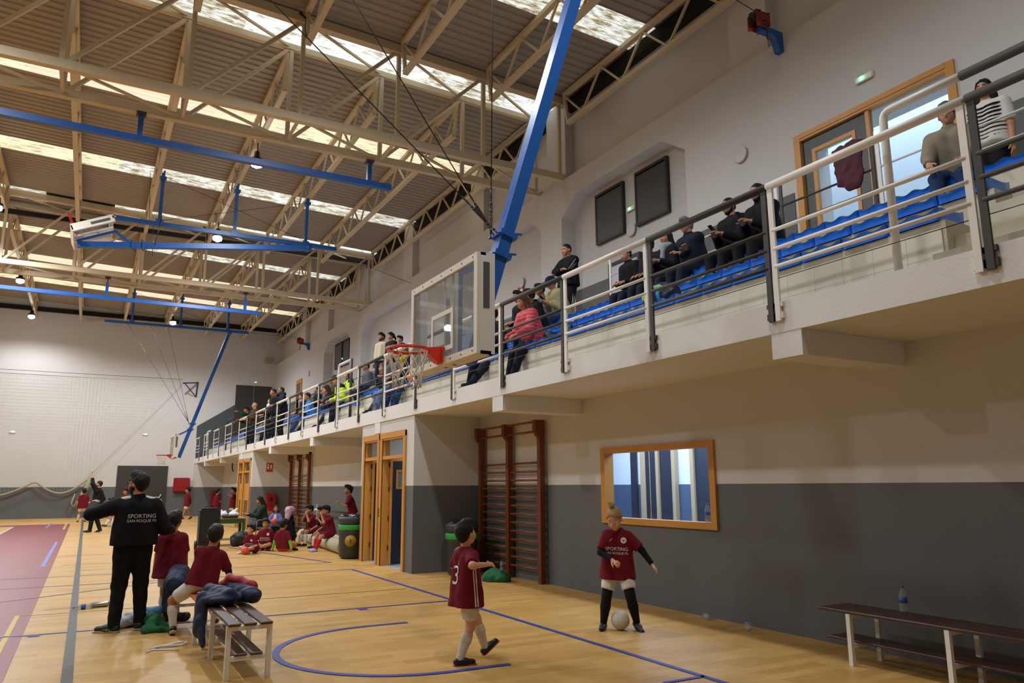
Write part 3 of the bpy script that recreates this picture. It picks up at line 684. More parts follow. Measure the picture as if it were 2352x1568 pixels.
def surfnet(prims, h, wr=0, cuts=None, wf=30):
    lo = np.min([prim_bb(p)[0] for p in prims], 0)-2.5*h; hi = np.max([prim_bb(p)[1] for p in prims], 0)+2.5*h
    n = np.ceil((hi-lo)/h).astype(int)+1
    ax = [lo[i]+h*np.arange(n[i]) for i in range(3)]
    D = np.full(n, 1.0)
    for p in prims:
        k = p[5] if p[0] == 'c' else p[3]
        l, u = prim_bb(p); m = k+2*h
        i0 = np.maximum(((l-m-lo)/h).astype(int), 0); i1 = np.minimum(np.ceil((u+m-lo)/h).astype(int)+1, n)
        sl = tuple(slice(a, b) for a, b in zip(i0, i1))
        g = np.stack(np.meshgrid(*[ax[i][sl[i]] for i in range(3)], indexing='ij'), -1)
        D[sl] = smin(D[sl], prim_d(p, g), k)
    if wr or cuts:
        g = np.stack(np.meshgrid(*ax, indexing='ij'), -1)
        if wr:
            x, y, z = g[..., 0]*wf, g[..., 1]*wf, g[..., 2]*wf
            D = D+wr*(np.sin(x*1.1+1.7*np.sin(z*.7)+2*np.sin(y*.6))+.7*np.sin(y*1.3+z*.9+1.3*np.sin(x*.8))+.5*np.sin(z*1.9-x*1.2+np.sin(y)))
        for c in (cuts or []): D = np.maximum(D, (g-np.asarray(c[0]))@np.asarray(c[1], float))
    S = D < 0
    cn = np.zeros(np.array(n)-1); acc = np.zeros(tuple(np.array(n)-1)+(3,))
    edges = []
    for a in range(3):
        s0 = [slice(None)]*3; s1 = [slice(None)]*3; s0[a] = slice(0, -1); s1[a] = slice(1, None)
        A, B = D[tuple(s0)], D[tuple(s1)]; m = (A < 0) != (B < 0)
        I = np.argwhere(m); t = A[m]/(A[m]-B[m]); pos = I.astype(float); pos[:, a] += t
        flip = A[m] < 0
        b, c = (a+1) % 3, (a+2) % 3
        ok = (I[:, b] > 0) & (I[:, c] > 0) & (I[:, b] < n[b]-1) & (I[:, c] < n[c]-1)
        I, pos, flip = I[ok], pos[ok], flip[ok]
        cells = []
        for db, dc in ((-1, -1), (0, -1), (0, 0), (-1, 0)):
            J = I.copy(); J[:, b] += db; J[:, c] += dc; cells.append(J)
            np.add.at(cn, (J[:, 0], J[:, 1], J[:, 2]), 1); np.add.at(acc, (J[:, 0], J[:, 1], J[:, 2]), pos)
        edges.append((cells, flip))
    idx = -np.ones(cn.shape, int); act = cn > 0; idx[act] = np.arange(act.sum())
    verts = acc[act]/cn[act][:, None]*h+lo
    quads = []
    for cells, flip in edges:
        q = np.stack([idx[J[:, 0], J[:, 1], J[:, 2]] for J in cells], 1); q[~flip] = q[~flip][:, ::-1]; quads.append(q)
    return verts, np.concatenate(quads)
def np_mesh(name, V, Q, m, smooth=True, extra=None):
    V = np.asarray(V, np.float32); Q = [tuple(q) for q in Q.tolist()]; V = [tuple(v) for v in V.tolist()]
    if extra: 
        for vs, fs in extra:
            b = len(V); V += [tuple(v) for v in vs]; Q += [tuple(b+i for i in f) for f in fs]
    me = bpy.data.meshes.new(name); me.from_pydata(V, [], Q)
    for x in (m if isinstance(m, (list, tuple)) else [m]): me.materials.append(x)
    if smooth: me.polygons.foreach_set('use_smooth', [True]*len(me.polygons))
    me.update(); return me
def blob(name, m, prims, h=.012, wr=0, parent=None, cuts=None, wf=30):
    V, Q = surfnet(prims, h, wr, cuts, wf); return link(name, np_mesh(name, V, Q, m), parent)
# ================================================================ BASKETBALL GOALS, RAILS, WINCHES
orange = mat('orange_rim_paint', 'd8381c', .4); rim_red = mat('red_rim_paint', 'b8261c', .45)
board_w = mat('white_board_frame', 'e6e1d4', .5, var=.03); cord_m = mat('white_net_cord', 'ded8c8', .8)
bgl = glassmat('backboard_glass', 'e9eded', haze=.14)
def net_mesh(m, r0=.225, r1=.15, h=.42, n=12, rows=5):
    mb = MB()
    lev = []
    for k in range(rows+1):
        u = k/rows; r = r0*(1-u)+r1*u+.02*math.sin(math.pi*u)*-1; lev.append((r, -h*u))
    def P(k, a): r, z = lev[k]; t = 2*math.pi*a/n; return (r*math.cos(t), r*math.sin(t), z)
    for a in range(n):
        for s in (-.5, .5):
            pts = [P(k, a+(s if k % 2 else 0)) for k in range(rows+1)]
            mb.tube(pts, .0055, 4)
    return mb.mesh('net', m)
def make_board(par, origin, flip=1, rot=None):
    """backboard in local coordinates: plane y-z, front towards -x; origin = rim centre height"""
    b = empty('backboard', origin); b.parent = par
    mb = MB(); W, Z0, Z1 = .9, -.15, .9
    for (y0, y1, z0, z1) in ((-W, W, Z0, Z0+.075), (-W, W, Z1-.075, Z1), (-W, -W+.075, Z0+.075, Z1-.075), (W-.075, W, Z0+.075, Z1-.075)): mb.box(0, .04, y0, y1, z0, z1)
    link('board_frame', mb.mesh('board_frame', board_w), b)
    mb = MB()
    for (y0, y1, z0, z1) in ((-.295, .295, .0, .05), (-.295, .295, .4, .45), (-.295, -.245, .05, .4), (.245, .295, .05, .4)): mb.box(.012, .02, y0, y1, z0, z1)
    link('target_square', mb.mesh('target_square', board_w), b)
    link('pane', MB().box(.02, .028, -W+.07, W-.07, Z0+.07, Z1-.07).mesh('pane', bgl), b)
    mb = MB()   # deep white back frame, seen edge-on at the sides
    for y in (-W, W-.03): mb.box(.04, .2, y, y+.03, Z0, Z1); mb.box(.16, .2, y-.005, y+.09, Z0, Z1)
    mb.box(.04, .2, -W, W, Z0, Z0+.03).box(.04, .1, -W, W, Z1-.03, Z1)
    for y in (-.13, .09): mb.box(.1, .15, y, y+.05, Z0, Z1)
    link('back_frame', mb.mesh('back_frame', whitest), b)
    for y in (-W, W): link('side_slot', MB().box(.07, .14, y-.006, y+.006, .32, .8).mesh('side_slot', mat('slot_grey', '57595c', .5)), b)
    mb = MB()
    for i in range(7):
        y = -W+.1+i*(2*W-.2)/6
        for z in (Z0+.037, Z1-.037): mb.lathe([(.008, 0), (.008, .006)], (0, y, z), 6, axis=(-1, 0, 0))
    link('bolt', mb.mesh('bolt', darkst), b)
    return b
def make_rim(par, origin, m, net=True):
    r = empty('rim', origin); r.parent = par
    ring = [(.225*math.cos(t), .225*math.sin(t), 0) for t in np.linspace(0, 2*math.pi, 33)[:-1]]
    link('ring', MB().tube(ring, .013, 8, closed=True).tube([(p[0]*1.03, p[1]*1.03, -.012) for p in ring], .012, 6, closed=True).mesh('ring', m), r)
    link('bracket', MB().prism([(.2, .03), (.375, .05), (.375, -.13), (.33, -.13), (.2, -.02)], -.05, .05, ax='y').box(.365, .38, -.085, .085, -.13, .055).mesh('bracket', m), r)
    if net:
        link('net', net_mesh(cord_m), r)
    return r
Ry = lambda a: Matrix.Rotation(a, 4, 'Y')
def goal(py, phi, lab, rimm, net, px=5.42, pz=8.95, front=0):
    g = empty('basketball_goal', (px, py, pz), label=lab, cat='basketball goal')
    R = Ry(phi)
    def sw(mb, name, m):
        o = link(name, mb.mesh(name, m), g); o.rotation_euler = (0, phi, 0); return o
    d = Vector((-1.82, 0, -6.0)); dn = d.normalized()
    sw(MB().bar((0, 0, 0), d, .19, .15, up=(1, 0, .3)), 'pole', blue_t)
    sw(MB().bar(d*.02+Vector((.0, 0, 0)), d*.98, .06, .004, up=(1, 0, .3)), 'inner_web', blue_t)
    for k in (.742, .785):
        mb = MB(); c = d*k; mb.bar(c-dn*.03, c+dn*.03, .27, .22, up=(1, 0, .3))
        for s in (-1, 1): mb.tube([c+Vector((-.14, s*.12, 0)), c+Vector((.17, s*.12, .02))], .014, 6)
        sw(mb, 'clamp', blue_t)
    sw(MB().bar(d*.785, (-1.93, 0, -4.98), .07, .07).bar((-1.93, 0, -5.98), (-1.93, 0, -4.95), .06, .06).bar((-1.95, 0, -5.9), (-1.78, 0, -5.9), .07, .07), 'strut', blue_t)
    b = make_board(g, R @ Vector((-2.15, 0, -5.9))); b.rotation_euler = (0, phi, 0)
    r = make_rim(g, R @ Vector((-2.53, 0, -5.9)), rimm, net); r.rotation_euler = (0, phi, 0)
    # fixed frame under the roof
    MB().bar((-5.35, 0, .06), (.9, 0, .1), .12, .12).build('rail', blue_t, g)
    for x in (-4.25, -2.2, -.08): 
        MB().bar((x, 0, .1), (x, 0, 1.62), .09, .09).build('hanger', blue_t, g)
        MB().box(x-.1, x+.1, -.08, .08, .02, .2).box(x-.09, x+.09, -.09, .09, 1.42, 1.5).bar((x, 0, 1.5), (x+.03, 0, 1.7), .05, .05).build('bracket', blue_t, g)
    MB().lathe([(.1, -.12), (.1, .12)], (0, 0, 0), 12, axis=(0, 1, 0)).build('pivot', blue_t, g)
    cw = lambda p, q, n='cable': MB().tube([Vector(p), Vector(q)], .007, 5).build(n, cable_m, g)
    cw((-4.2, .05, .2), (-.1, .05, 1.5)); cw((-4.2, -.05, 1.5), (-.1, -.05, .2))
    if phi == 0:
        c0 = d*.745+Vector((-.12, 0, 0))
        for q, yo in (((-8.3, -.03, .95), -.1), ((-4.73, 0, .05), 0), ((-1.47, .03, 1.6), .1)) if front else (((-4.4, -.03, 0), -.1), ((-3.5, 0, .1), 0), ((-2.75, .03, .15), .1)):
            a = c0+Vector((0, yo, 0)); e = Vector(q); u = (e-a).normalized(); cw(a+u*.6, e)
            mb = MB()
            for k in range(11): mb.tube([a+u*(.02+.045*k), a+u*(.058+.045*k)], .014 if k % 2 else .008, 5)
            for s in (-1, 1): mb.bar(a+u*.2+Vector((0, .02*s, 0)), a+u*.42+Vector((0, .02*s, 0)), .01, .014)
            mb.tube([a+u*.5, a+u*.62], .01, 5)
            mb.build('turnbuckle', cable_m, g)
    else:
        cw((-4.4, 0, 0), (-4.35, .02, -.9)); cw((-4.5, 0, 0), (-4.6, 0, 1.6)); cw((-4.2, -.1, .3), (-4.32, -.1, -.6))
    return g
goal(7.5, 0, 'near hoop with clear backboard hung from a thick slanted blue pole', orange, True, front=1)
goal(22.9, math.radians(65.3), 'hoop folded up flat under the roof, board seen from behind', rim_red, False)
goal(38.0, 0, 'far hoop with closed white board before the far wall, blue pole above', rim_red, True)
# ---- long blue curtain rails under the trusses
def rail(y, z, x1, hx, lab):
    t = empty('blue_ceiling_rail', (0, y, z), label=lab, cat='rail')
    MB().bar((-21, y, z), (x1, y, z), .13, .13).build('beam', blue_t, t, True)
    for x in hx:
        MB().bar((x, y, z), (x, y, z+.55), .1, .1).build('hanger', blue_t, t, True)
        MB().bar((x, y, z+.55), (x, y, 9.12), .03, .03).box(x-.09, x+.09, y-.1, y+.1, 9.08, 9.13).build('rod', darkst, t, True)
rail(16.15, 8.56, 5.7, [.32, 5.16], 'long blue rail hung under the nearer truss')
rail(30.3, 8.36, 5.45, [.03, 4.84], 'long blue rail hung under the farther truss')
# ---- hand winches on blue wall brackets
def winch(x, y, z, lab, q):
    t = empty('hand_winch', (x, y, z), label=lab, cat='winch')
    MB().prism([(0, .05), (.5, .05), (.5, -.32), (.4, -.32), (.33, -.1), (.25, -.05), (0, -.05)], -.06, .06, ax='y').build('bracket', blue_t, t)
    MB().cbox((0, .1, .12), .3, .06, .26, .04).cbox((0, -.1, .12), .3, .05, .26, .04).build('housing', mat('winch_red', '8c1f1c', .45), t)
    MB().lathe([(.13, -.06), (.13, -.045), (.06, -.04), (.06, .04), (.13, .045), (.13, .06)], (-.05, 0, .19), 16, axis=(0, 1, 0)).build('drum', mat('winch_drum', '2f2b25', .5, .5), t)
    cr = MB().tube([(-.05, -.14, .05), (-.05, -.2, .05), (-.05, -.2, -.3), (-.08, -.24, -.36)], .014, 6).build('crank', black, t)
    link('crank_grip', MB().tube([(-.08, -.24, -.36), (-.12, -.32, -.42)], .022, 8).mesh('crank_grip', mat('winch_red', '8c1f1c')), cr)
    MB().tube([(-.05, 0, .3), Vector(q)-Vector((x, y, z))], .008, 5).build('cable', cable_m, t)
winch(9.3, 8.05, 9.2, 'red hand winch on a blue bracket, upper right wall above the emergency light', (8.95, 8.9, 10.55))
winch(9.3, 39.9, 9.1, 'small red hand winch on a blue bracket, far along the upper wall', (5.5, 38.1, 9.1))
winch(9.3, 19.2, 9.0, 'red hand winch on a blue bracket hidden behind the near backboard', (8.9, 29.0, 10.5)) if False else None
tag(MB().tube([(9.0, 28.2, 10.28), (8.0, 20.6, 7.6)], .01, 5).build('winch_cable', cable_m), 'thin cable running down behind the left edge of the near backboard', 'cable')
# dark hooks on the truss ends of two girders
for x, y in ((3.22, 14.6), (3.22, 29.8)):
    tag(MB().tube([(x, y-.1, 10.75), (x, y+.1, 11.1), (x, y+.1, 11.35), (x-.15, y+.1, 11.45)], .03, 6).build('cable_conduit', black), f'black bent conduit at the end of the girder before the {"nearer" if y < 20 else "farther"} truss', 'conduit')
# ================================================================ FURNITURE AND THINGS ON THE FLOOR
brown_sl = mat('dark_brown_slat', '4a2f24', .35, var=.12, vscale=3, stretch=(8, 1, 8))
orange_sl = mat('orange_wood_slat', 'b0602a', .45, var=.1, vscale=4)
def bench(x, y0, y1, w, h, lab, top=3, low=2, frames=None, slm=brown_sl, rz=0):
    t = empty('bench', (x, y0, 0), rz, lab, 'bench'); L_ = y1-y0
    sw = (w-.02*(top-1))/top*.86
    for i in range(top):
        cx = -w/2+w*(i+.5)/top; MB().cbox((cx, L_/2, h-.0125), sw, L_, .025, .006).build('seat_slat', slm, t)
    for i in range(low):
        cx = -w/2+.07+(w-.14)*(i+.5)/low; MB().cbox((cx, L_/2, .2), sw, L_-.06, .022, .006).build('shelf_slat', slm, t)
    for f in frames or (.06, L_-.06):
        for s in (-1, 1): MB().box(s*(w/2-.03)-.02, s*(w/2-.03)+.02, f-.02, f+.02, 0, h-.026).build('leg', whitest, t)
        MB().box(-w/2+.05, w/2-.05, f-.018, f+.018, h-.065, h-.027).build('crossbar', whitest, t); MB().box(-w/2+.05, w/2-.05, f-.018, f+.018, .15, .187).build('crossbar', whitest, t)
    return t
bench(1.34, 7.03, 8.62, .40, .46, 'white framed bench with dark slats and a navy jacket on it', frames=(.06, .98, 1.5))
bench(1.28, 8.75, 10.6, .38, .44, 'white framed bench with an orange slat under the seated boy', top=2, low=0, slm=orange_sl)
bench(6.38, 2.4, 5.15, .46, .47, 'white framed bench with dark slats against the grey wall at right', low=2, frames=(.5, 1.5, 2.42))
bench(1.25, 36.2, 38.0, .4, .44, 'small white bench in the distance with children sitting on it', top=2, low=1, slm=orange_sl)
# ---- wall bars
wbw = mat('mahogany_wall_bar', '6a3416', .45, var=.2, vscale=3, stretch=(8, 8, .7)); wbr = mat('varnished_rung', '7d451f', .4, var=.12, vscale=4)
def wallbars(y0, y1, h, lab):
    t = empty('wall_bars', (6.72, y0, 0), label=lab, cat='wall bars'); L_ = y1-y0
    for k, y in enumerate((0, L_/2, L_)):
        MB().box(-.0, .1, y-.05, y+.05, 0, h).prism([(-.09, h), (0, h), (0, h-.3), (-.03, h-.28), (-.09, h-.2)], y-.049, y+.049, ax='y').build('upright', wbw, t)
        MB().tube([(-.02, y-.06, h-.75), (-.02, y-.12, h-.75)], .012, 6).build('peg', darkst, t)
    for s in range(2):
        ya, yb = s*L_/2+.05, (s+1)*L_/2-.05
        z = .22; k = 0
        while k < 13:
            MB().tube([(.05, ya, z), (.05, yb, z)], .02, 8).build('rung', wbr, t); z += .148; k += 1
        MB().tube([(-.04, ya, h-.2), (-.04, yb, h-.2)], .02, 8).build('rung', wbr, t)
        MB().tube([(-.04, ya, h-.03), (-.04, yb, h-.03)], .02, 8).build('rung', wbr, t)
    return t
wallbars(11.17, 13.42, 2.72, 'tall brown wooden wall bars beside the near trash bin')
wallbars(26.8, 29.5, 2.8, 'brown wooden wall bars in the distance behind the seated children')
# ---- trash bins
binm = mat('dark_grey_bin_plastic', '33383a', .5); bing = mat('green_band', '2f9a3c', .5); gold = mat('gold_sticker', 'a8842c', .5); bag_m = mat('black_bag_plastic', '131416', .25)
def bin_(x, y, lab):
    t = empty('trash_bin', (x, y, 0), label=lab, cat='trash bin')
    MB().lathe([(.2, 0), (.27, .05), (.29, .62), (.3, .64)], n=24).build('body', binm, t)
    MB().lathe([(.302, .64), (.308, .65), (.308, .74), (.302, .75)], n=24).build('band', bing, t)
    MB().lathe([(.29, .0), (.3, .06), (.315, .12), (.3, .17), (.24, .18)], (0, 0, .75), 24).build('rim', binm, t)
    V, Q = surfnet([C((-.2, 0, .88), (.2, 0, .88), .1, .1, .05), C((0, -.2, .88), (0, .2, .88), .1, .1, .05)], .02, .008)
    link('bin_bag', np_mesh('bin_bag', V, Q, bag_m), t)
    d = Vector((-x, -y, 0)).normalized(); p = d*.288+Vector((-d.y, d.x, 0))*-.02
    MB().lathe([(.13, 0), (.13, .008)], (p.x, p.y, .4), 20, axis=tuple(d)).build('sticker', gold, t)
    q = p+d*.009; MB().bar((q.x, q.y, .35), (q.x, q.y, .44), .03, .004, up=d).build('pictogram', binm, t)
bin_(6.2, 13.1, 'dark bin with green band and black bag beside the near wall bars')
bin_(5.42, 17.35, 'dark bin with green band at the end of the rolled mat')
# ---- table, PA loudspeaker, chair
grn = mat('green_painted_wood', '2d5a2c', .5); tt = mat('worn_pale_tabletop', 'a08e66', .5, var=.1)
t = empty('table', (3.45, 23.2, 0), label='old green table with a pale top behind the black loudspeaker', cat='table')
MB().box(-.6, .62, -.35, .35, .72, .76).build('tabletop', tt, t); MB().box(-.56, .58, -.32, .32, .6, .72).build('apron', grn, t)
for sx in (-.54, .55):
    for sy in (-.29, .29): MB().box(sx-.035, sx+.035, sy-.035, sy+.035, 0, .6).build('leg', grn, t)
MB().box(-.52, .54, -.3, .3, .14, .17).build('shelf', tt, t)
spk = mat('black_speaker_shell', '101113', .45); spg = mat('speaker_mesh', '0b0b0c', .7, bump=.5, bscale=150)
t = empty('loudspeaker', (2.9, 21.6, 0), label='tall black portable loudspeaker on wheels before the green table', cat='loudspeaker')
MB().prism([(-.26, -.2), (.2, -.24), (.26, -.1), (.26, .12), (.16, .24), (-.2, .24), (-.26, .14)], .12, 1.02).prism([(-.22, -.17), (.16, -.2), (.22, -.1), (.22, .1), (.13, .2), (-.17, .2), (-.22, .1)], 1.02, 1.07).build('cabinet', spk, t)
MB().box(-.22, .14, -.262, -.235, .22, .95).build('grille', spg, t)
for s in (-.28, .28): MB().lathe([(.11, -.03), (.12, -.02), (.12, .02), (.11, .03)], (s, .1, .12), 14, axis=(1, 0, 0)).build('wheel', black, t)
MB().box(-.2, .2, -.2, .1, 0, .12).build('foot', black, t)
MB().tube([(-.1, .12, 1.05), (-.1, .12, 1.12), (.1, .12, 1.12), (.1, .12, 1.05)], .015, 6).build('handle', black, t)
tag(MB().cbox((3.62, 22.95, .79), .42, .3, .06, .02).build('amplifier', mat('black_device', '1a1c22', .4)), 'flat black device lying on the green table', 'device')
tissue = mat('white_paper', 'e9edf2', .8)
for i, (x, y) in enumerate(((3.42, 22.95), (3.72, 22.9))):
    o = blob('crumpled_bag', tissue, [E((x, y, .86), (.14, .1, .06), .03), C((x-.06, y, .86), (x+.08, y+.02, .93+.06*i), .06, .03, .03), C((x, y, .88), (x-.03, y, .97), .06, .02, .03)], .014, .006, wf=60)
    tag(o, ['crumpled white plastic bag on the green table, left one', 'crumpled white plastic bag on the green table, taller right one'][i], 'bag')
steel = mat('grey_tube_steel', '8a8f8c', .35, .7); ply = mat('orange_plywood', '9a5f30', .45)
ch = empty('armchair', (4.62, 23.6, 0), math.radians(90+8), 'steel tube chair with orange plywood back under the seated woman', 'chair')
# chair local: front = +y
MB().cbox((0, 0, .44), .44, .42, .025, .01).build('seat', ply, ch); MB().cbox((0, -.24, .74), .42, .02, .3, .008).build('backrest', ply, ch)
for s in (-1, 1):
    MB().tube([(s*.26, .24, 0), (s*.26, .22, .62), (s*.26, .16, .66), (s*.26, -.2, .66), (s*.25, -.26, .62), (s*.25, -.34, 0)], .014, 8).build('leg', steel, ch)
    MB().tube([(s*.25, .2, .42), (s*.25, -.27, .42), (s*.2, -.26, .86)], .012, 8).build('side_tube', steel, ch)
# ---- rolled mats, wall rail, pole
matm = mat('cream_foam_mat', 'b7ae94', .7, var=.08, vscale=3)
def roll(p, q, r, lab):
    t = empty('rolled_mat', p, label=lab, cat='rolled mat'); p, q = Vector(p), Vector(q); d = q-p
    MB().tube([Vector((0, 0, r)), d+Vector((0, 0, r))], r, 20).build('mat', matm, t)
    _, s, u = frame_of(d); sp = []
    for k in range(40): a = k*.45; rr = r*(1-k/46); sp.append(Vector((0, 0, r))-d.normalized()*.004+(s*math.cos(a)+u*math.sin(a))*rr)
    MB().tube(sp, .008, 4).build('rolled_edge', mat('mat_edge', '8e866f', .8), t)
roll((5.55, 18.35, 0), (5.95, 24.0, 0), .17, 'long cream rolled mat lying on the floor under the two boys'); roll((6.0, 18.6, 0), (6.3, 23.5, 0), .15, 'second cream rolled mat lying behind the first, beside the wall')
t = empty('wall_handrail', (6.7, 17.2, 0), label='white and grey bar running along the grey wall behind the boys', cat='handrail')
MB().tube([(6.62, 17.1, .86), (6.62, 21.6, .86)], .035, 8).tube([(6.62, 23.6, .88), (6.62, 25.6, .88)], .035, 8).build('white_bar', whitest, t, True); MB().tube([(6.62, 21.6, .87), (6.62, 23.6, .87)], .03, 8).build('grey_bar', darkst, t, True)
for y in (17.6, 19.4, 21.6, 23.6, 25): MB().tube([(6.62, y, 1.05), (6.62, y, .55)], .012, 6).tube([(6.62, y, .87), (6.87, y, .87)], .012, 6).build('wall_bracket', whitest, t, True)
t = tag(MB().tube([(6.6, 34.6, 0), (6.6, 34.6, 1.95)], .035, 8).lathe([(.22, 0), (.22, .03), (.04, .05)], (6.6, 34.6, 0), 14).build('net_post', mat('grey_post', '77746c', .5)), 'slim grey post standing at the grey wall right of the far boys', 'post')
# ---- red fire points
redb = mat('fire_red', '8e1518', .4)
def firebox(x, y, z0, z1, w, lab):
    t = empty('fire_cabinet', (x, y-.1, z0), label=lab, cat='fire cabinet')
    MB().cbox((0, 0, (z1-z0)/2), w, .19, z1-z0, .02).build('cabinet', redb, t); MB().box(-w*.16, w*.16, -.102, -.094, (z1-z0)*.62, (z1-z0)*.8).build('recess', black, t)
firebox(6.16, 30.05, .57, 1.38, .36, 'red fire extinguisher cabinet on the wall left of the wall bars')
firebox(6.47, 46.9, .55, 1.42, .4, 'red fire extinguisher cabinet between the two far boys')
t = empty('hose_cabinet', (4.82, FY-.12, 1.35), label='square red fire hose box on the far wall', cat='fire cabinet')
MB().cbox((0, 0, .4), .86, .22, .8, .03).build('cabinet', redb, t); MB().box(-.46, -.43, -.13, -.1, .3, .42).build('latch', steel, t); MB().box(-.4, .4, -.125, -.11, .04, .76).build('cabinet_lid', redb, t)
fs = tag(MB().box(5.95, 6.19, 30.035, 30.049, 2.18, 2.5).build('fire_sign', mat('sign_red', 'a3261f')), 'red fire sign with white pictograms on the white wall', 'sign')
for q in ((5.98, 6.05, 2.3, 2.37), (5.99, 6.04, 2.4, 2.46), (6.1, 6.15, 2.31, 2.45)): MB().box(q[0], q[1], 30.03, 30.035, q[2], q[3]).build('pictogram', whitest, fs, True)
MB().box(5.96, 6.18, 30.03, 30.035, 2.262, 2.272).build('caption_rule', whitest, fs, True)
# ---- bottles
pet = glassmat('clear_plastic', 'eef4f6', rough=.05, haze=.22); lab_b = mat('blue_label', '3d63b5', .5); cap_b = mat('blue_cap', '2b6cc4', .4); cap_p = mat('pink_cap', 'd2616b', .4)
def bottle(p, lab, h=.22, r=.032, cap=cap_b, axis=(0, 0, 1), lb=True):
    t = empty('water_bottle', p, label=lab, cat='bottle'); a = Vector(axis)
    def lt(pr, name, m, par=t): return link(name, MB().lathe([(q*r, z*h) for q, z in pr], n=14, axis=a).mesh(name, m), par)
    b = lt([(.8, 0), (1, .03), (1, .25), (.93, .3), (1, .36), (1, .62), (.9, .72), (.42, .88), (.4, .93)], 'body', pet)
    if lb: lt([(1.02, .38), (1.02, .58)], 'label', lab_b)
    lt([(.99, .06), (.99, .1), (.97, .11)], 'ring', pet); lt([(.45, .93), (.45, 1)], 'cap', cap)
    return t
bottle((6.52, 4.5, .471), 'clear water bottle standing on the right bench', .23, .034)
bottle((6.91, 7.35, 1.141), 'clear water bottle with blue cap behind the window at its right corner', .24, .035)
bottle((6.72, 7.2, .033), 'crushed empty water bottle on the floor by the grey wall, farther one', .2, .033, axis=(.3, .95, 0), lb=False)
bottle((6.5, 6.35, .033), 'small clear bottle on the floor by the grey wall, nearer one', .13, .03, axis=(.2, .5, .6), lb=False)
bottle((.22, 12.1, .034), 'clear bottle with pink cap lying on the floor left of the coach', .24, .034, cap_p, axis=(-1, -.25, 0))
t = tag(MB().lathe([(.033, 0), (.036, .01), (.036, .2), (.03, .22)], (.2, 12.16, .037), 12, axis=(1, .12, 0)).build('drink_can', mat('silver_can', 'a9a8a6', .3, .8)), 'silver bottle lying beside the clear one with the pink cap', 'bottle')
bottle((6.3, 11.72, .2), 'little clear bottle resting on the green cloth by the wall bars', .15, .03)
# ---- balls
leather = mat('white_ball_leather', 'cfcbc2', .5, var=.1, vscale=9)
def ball(p, r, m, lab):
    t = empty('ball', p, label=lab, cat='ball')
    b = bpy.data.meshes.new('ball_shell'); mb = MB().ball((0, 0, 0), r, 28, 18); link('shell', mb.mesh('shell', m), t)
    mb = MB()
    for ax in ((1, 0, 0), (0, 1, 0), (0, 0, 1), (1, 1, .4), (-1, 1, -.4)):
        d, s, u = frame_of(ax); mb.tube([(s*math.cos(a)+u*math.sin(a))*r*.999 for a in np.linspace(0, 2*math.pi, 29)[:-1]], .0015, 4, closed=True)
    link('seam', mb.mesh('seam', mat('ball_seam', 'bbb7ad', .7)), t)
    return t
ball((5.42, 7.25, .105), .104, leather, 'white football at the feet of the girl with a topknot')
ball((.24, 41.3, .11), .108, leather, 'white football in the distance beside the boy in white shorts')
redball = mat('red_ball_rubber', 'd8432c', .45)
# ---- white laces on the floor
t = tag(MB().tube([(.66, 8.62, .006), (.72, 8.72, .006), (.86, 8.66, .006), (.95, 8.58, .006)], .012, 5).tube([(.7, 8.78, .006), (.8, 8.85, .008), (.98, 8.95, .02), (1.06, 8.9, .02), (1.0, 8.82, .008), (.82, 8.8, .02), (.74, 8.82, .01)], .013, 5).build('white_lace', mat('white_cotton', 'dedad4', .8)), 'knotted white strap lying on the floor left of the near bench', 'strap')
# ---- cloth heaps
gcl = mat('green_cloth', '17643a', .8); wcl = mat('white_cloth', 'c9cbd0', .8); bcl = mat('light_blue_cloth', '5c9ac6', .8); navyq = mat('navy_quilted_nylon', '27314c', .55, spec=.3); redq = mat('red_lining', 'a3222e', .5)
tag(blob('green_bib', gcl, [C((.80, 10.02, .05), (1.0, 9.85, .02), .08, .03, .04), C((.80, 10.1, .1), (.92, 10.0, .05), .09, .05, .04), C((.74, 9.8, .03), (.95, 9.72, .02), .05, .03, .03), C((.70, 9.72, .02), (.82, 9.95, .1), .03, .08, .03)], .014, .008, cuts=[((0, 0, .004), (0, 0, -1))]), 'green bib heaped on the floor behind the coach', 'bib')
tag(blob('white_shirt', wcl, [C((.46, 10.22, .06), (.62, 10.35, .09), .07, .08, .04), C((.6, 10.4, .07), (.72, 10.32, .1), .08, .06, .04), C((.38, 10.2, .03), (.5, 10.3, .03), .05, .05, .03)], .014, .008, cuts=[((0, 0, .004), (0, 0, -1))]), 'white shirt heaped on the floor between the feet of the coach', 'shirt')
tag(blob('blue_shirt', bcl, [C((.72, 10.55, .12), (.9, 10.5, .12), .07, .06, .04), C((.7, 10.6, .04), (.92, 10.55, .04), .06, .06, .04)], .014, .006, cuts=[((0, 0, .004), (0, 0, -1))]), 'light blue shirt on the heap behind the coach', 'shirt')
tag(blob('green_jersey', gcl, [C((6.18, 11.95, .06), (6.4, 11.75, .05), .13, .09, .05), C((6.28, 11.95, .12), (6.32, 11.75, .08), .1, .09, .05)], .015, .008, cuts=[((0, 0, .004), (0, 0, -1))]), 'green jersey heaped on the floor below the near wall bars', 'jersey')
t = empty('navy_jacket', (1.34, 8.2, .46), label='navy quilted jacket with red lining thrown over the near bench', cat='jacket')
q = [E((-.05, .1, .07), (.22, .3, .07), .03), C((.0, .26, .14), (.2, -.16, .09), .085, .075, .02), C((-.16, .2, .12), (-.02, -.12, .1), .07, .07, .02), C((-.24, .06, .04), (-.27, -.02, -.2), .1, .085, .03, ((1, 0, 0), 1.6)), C((-.27, -.02, -.15), (-.24, -.14, -.33), .07, .035, .03, ((1, 0, 0), 1.5)), C((.06, .34, .12), (.18, .3, .08), .07, .06, .02)]
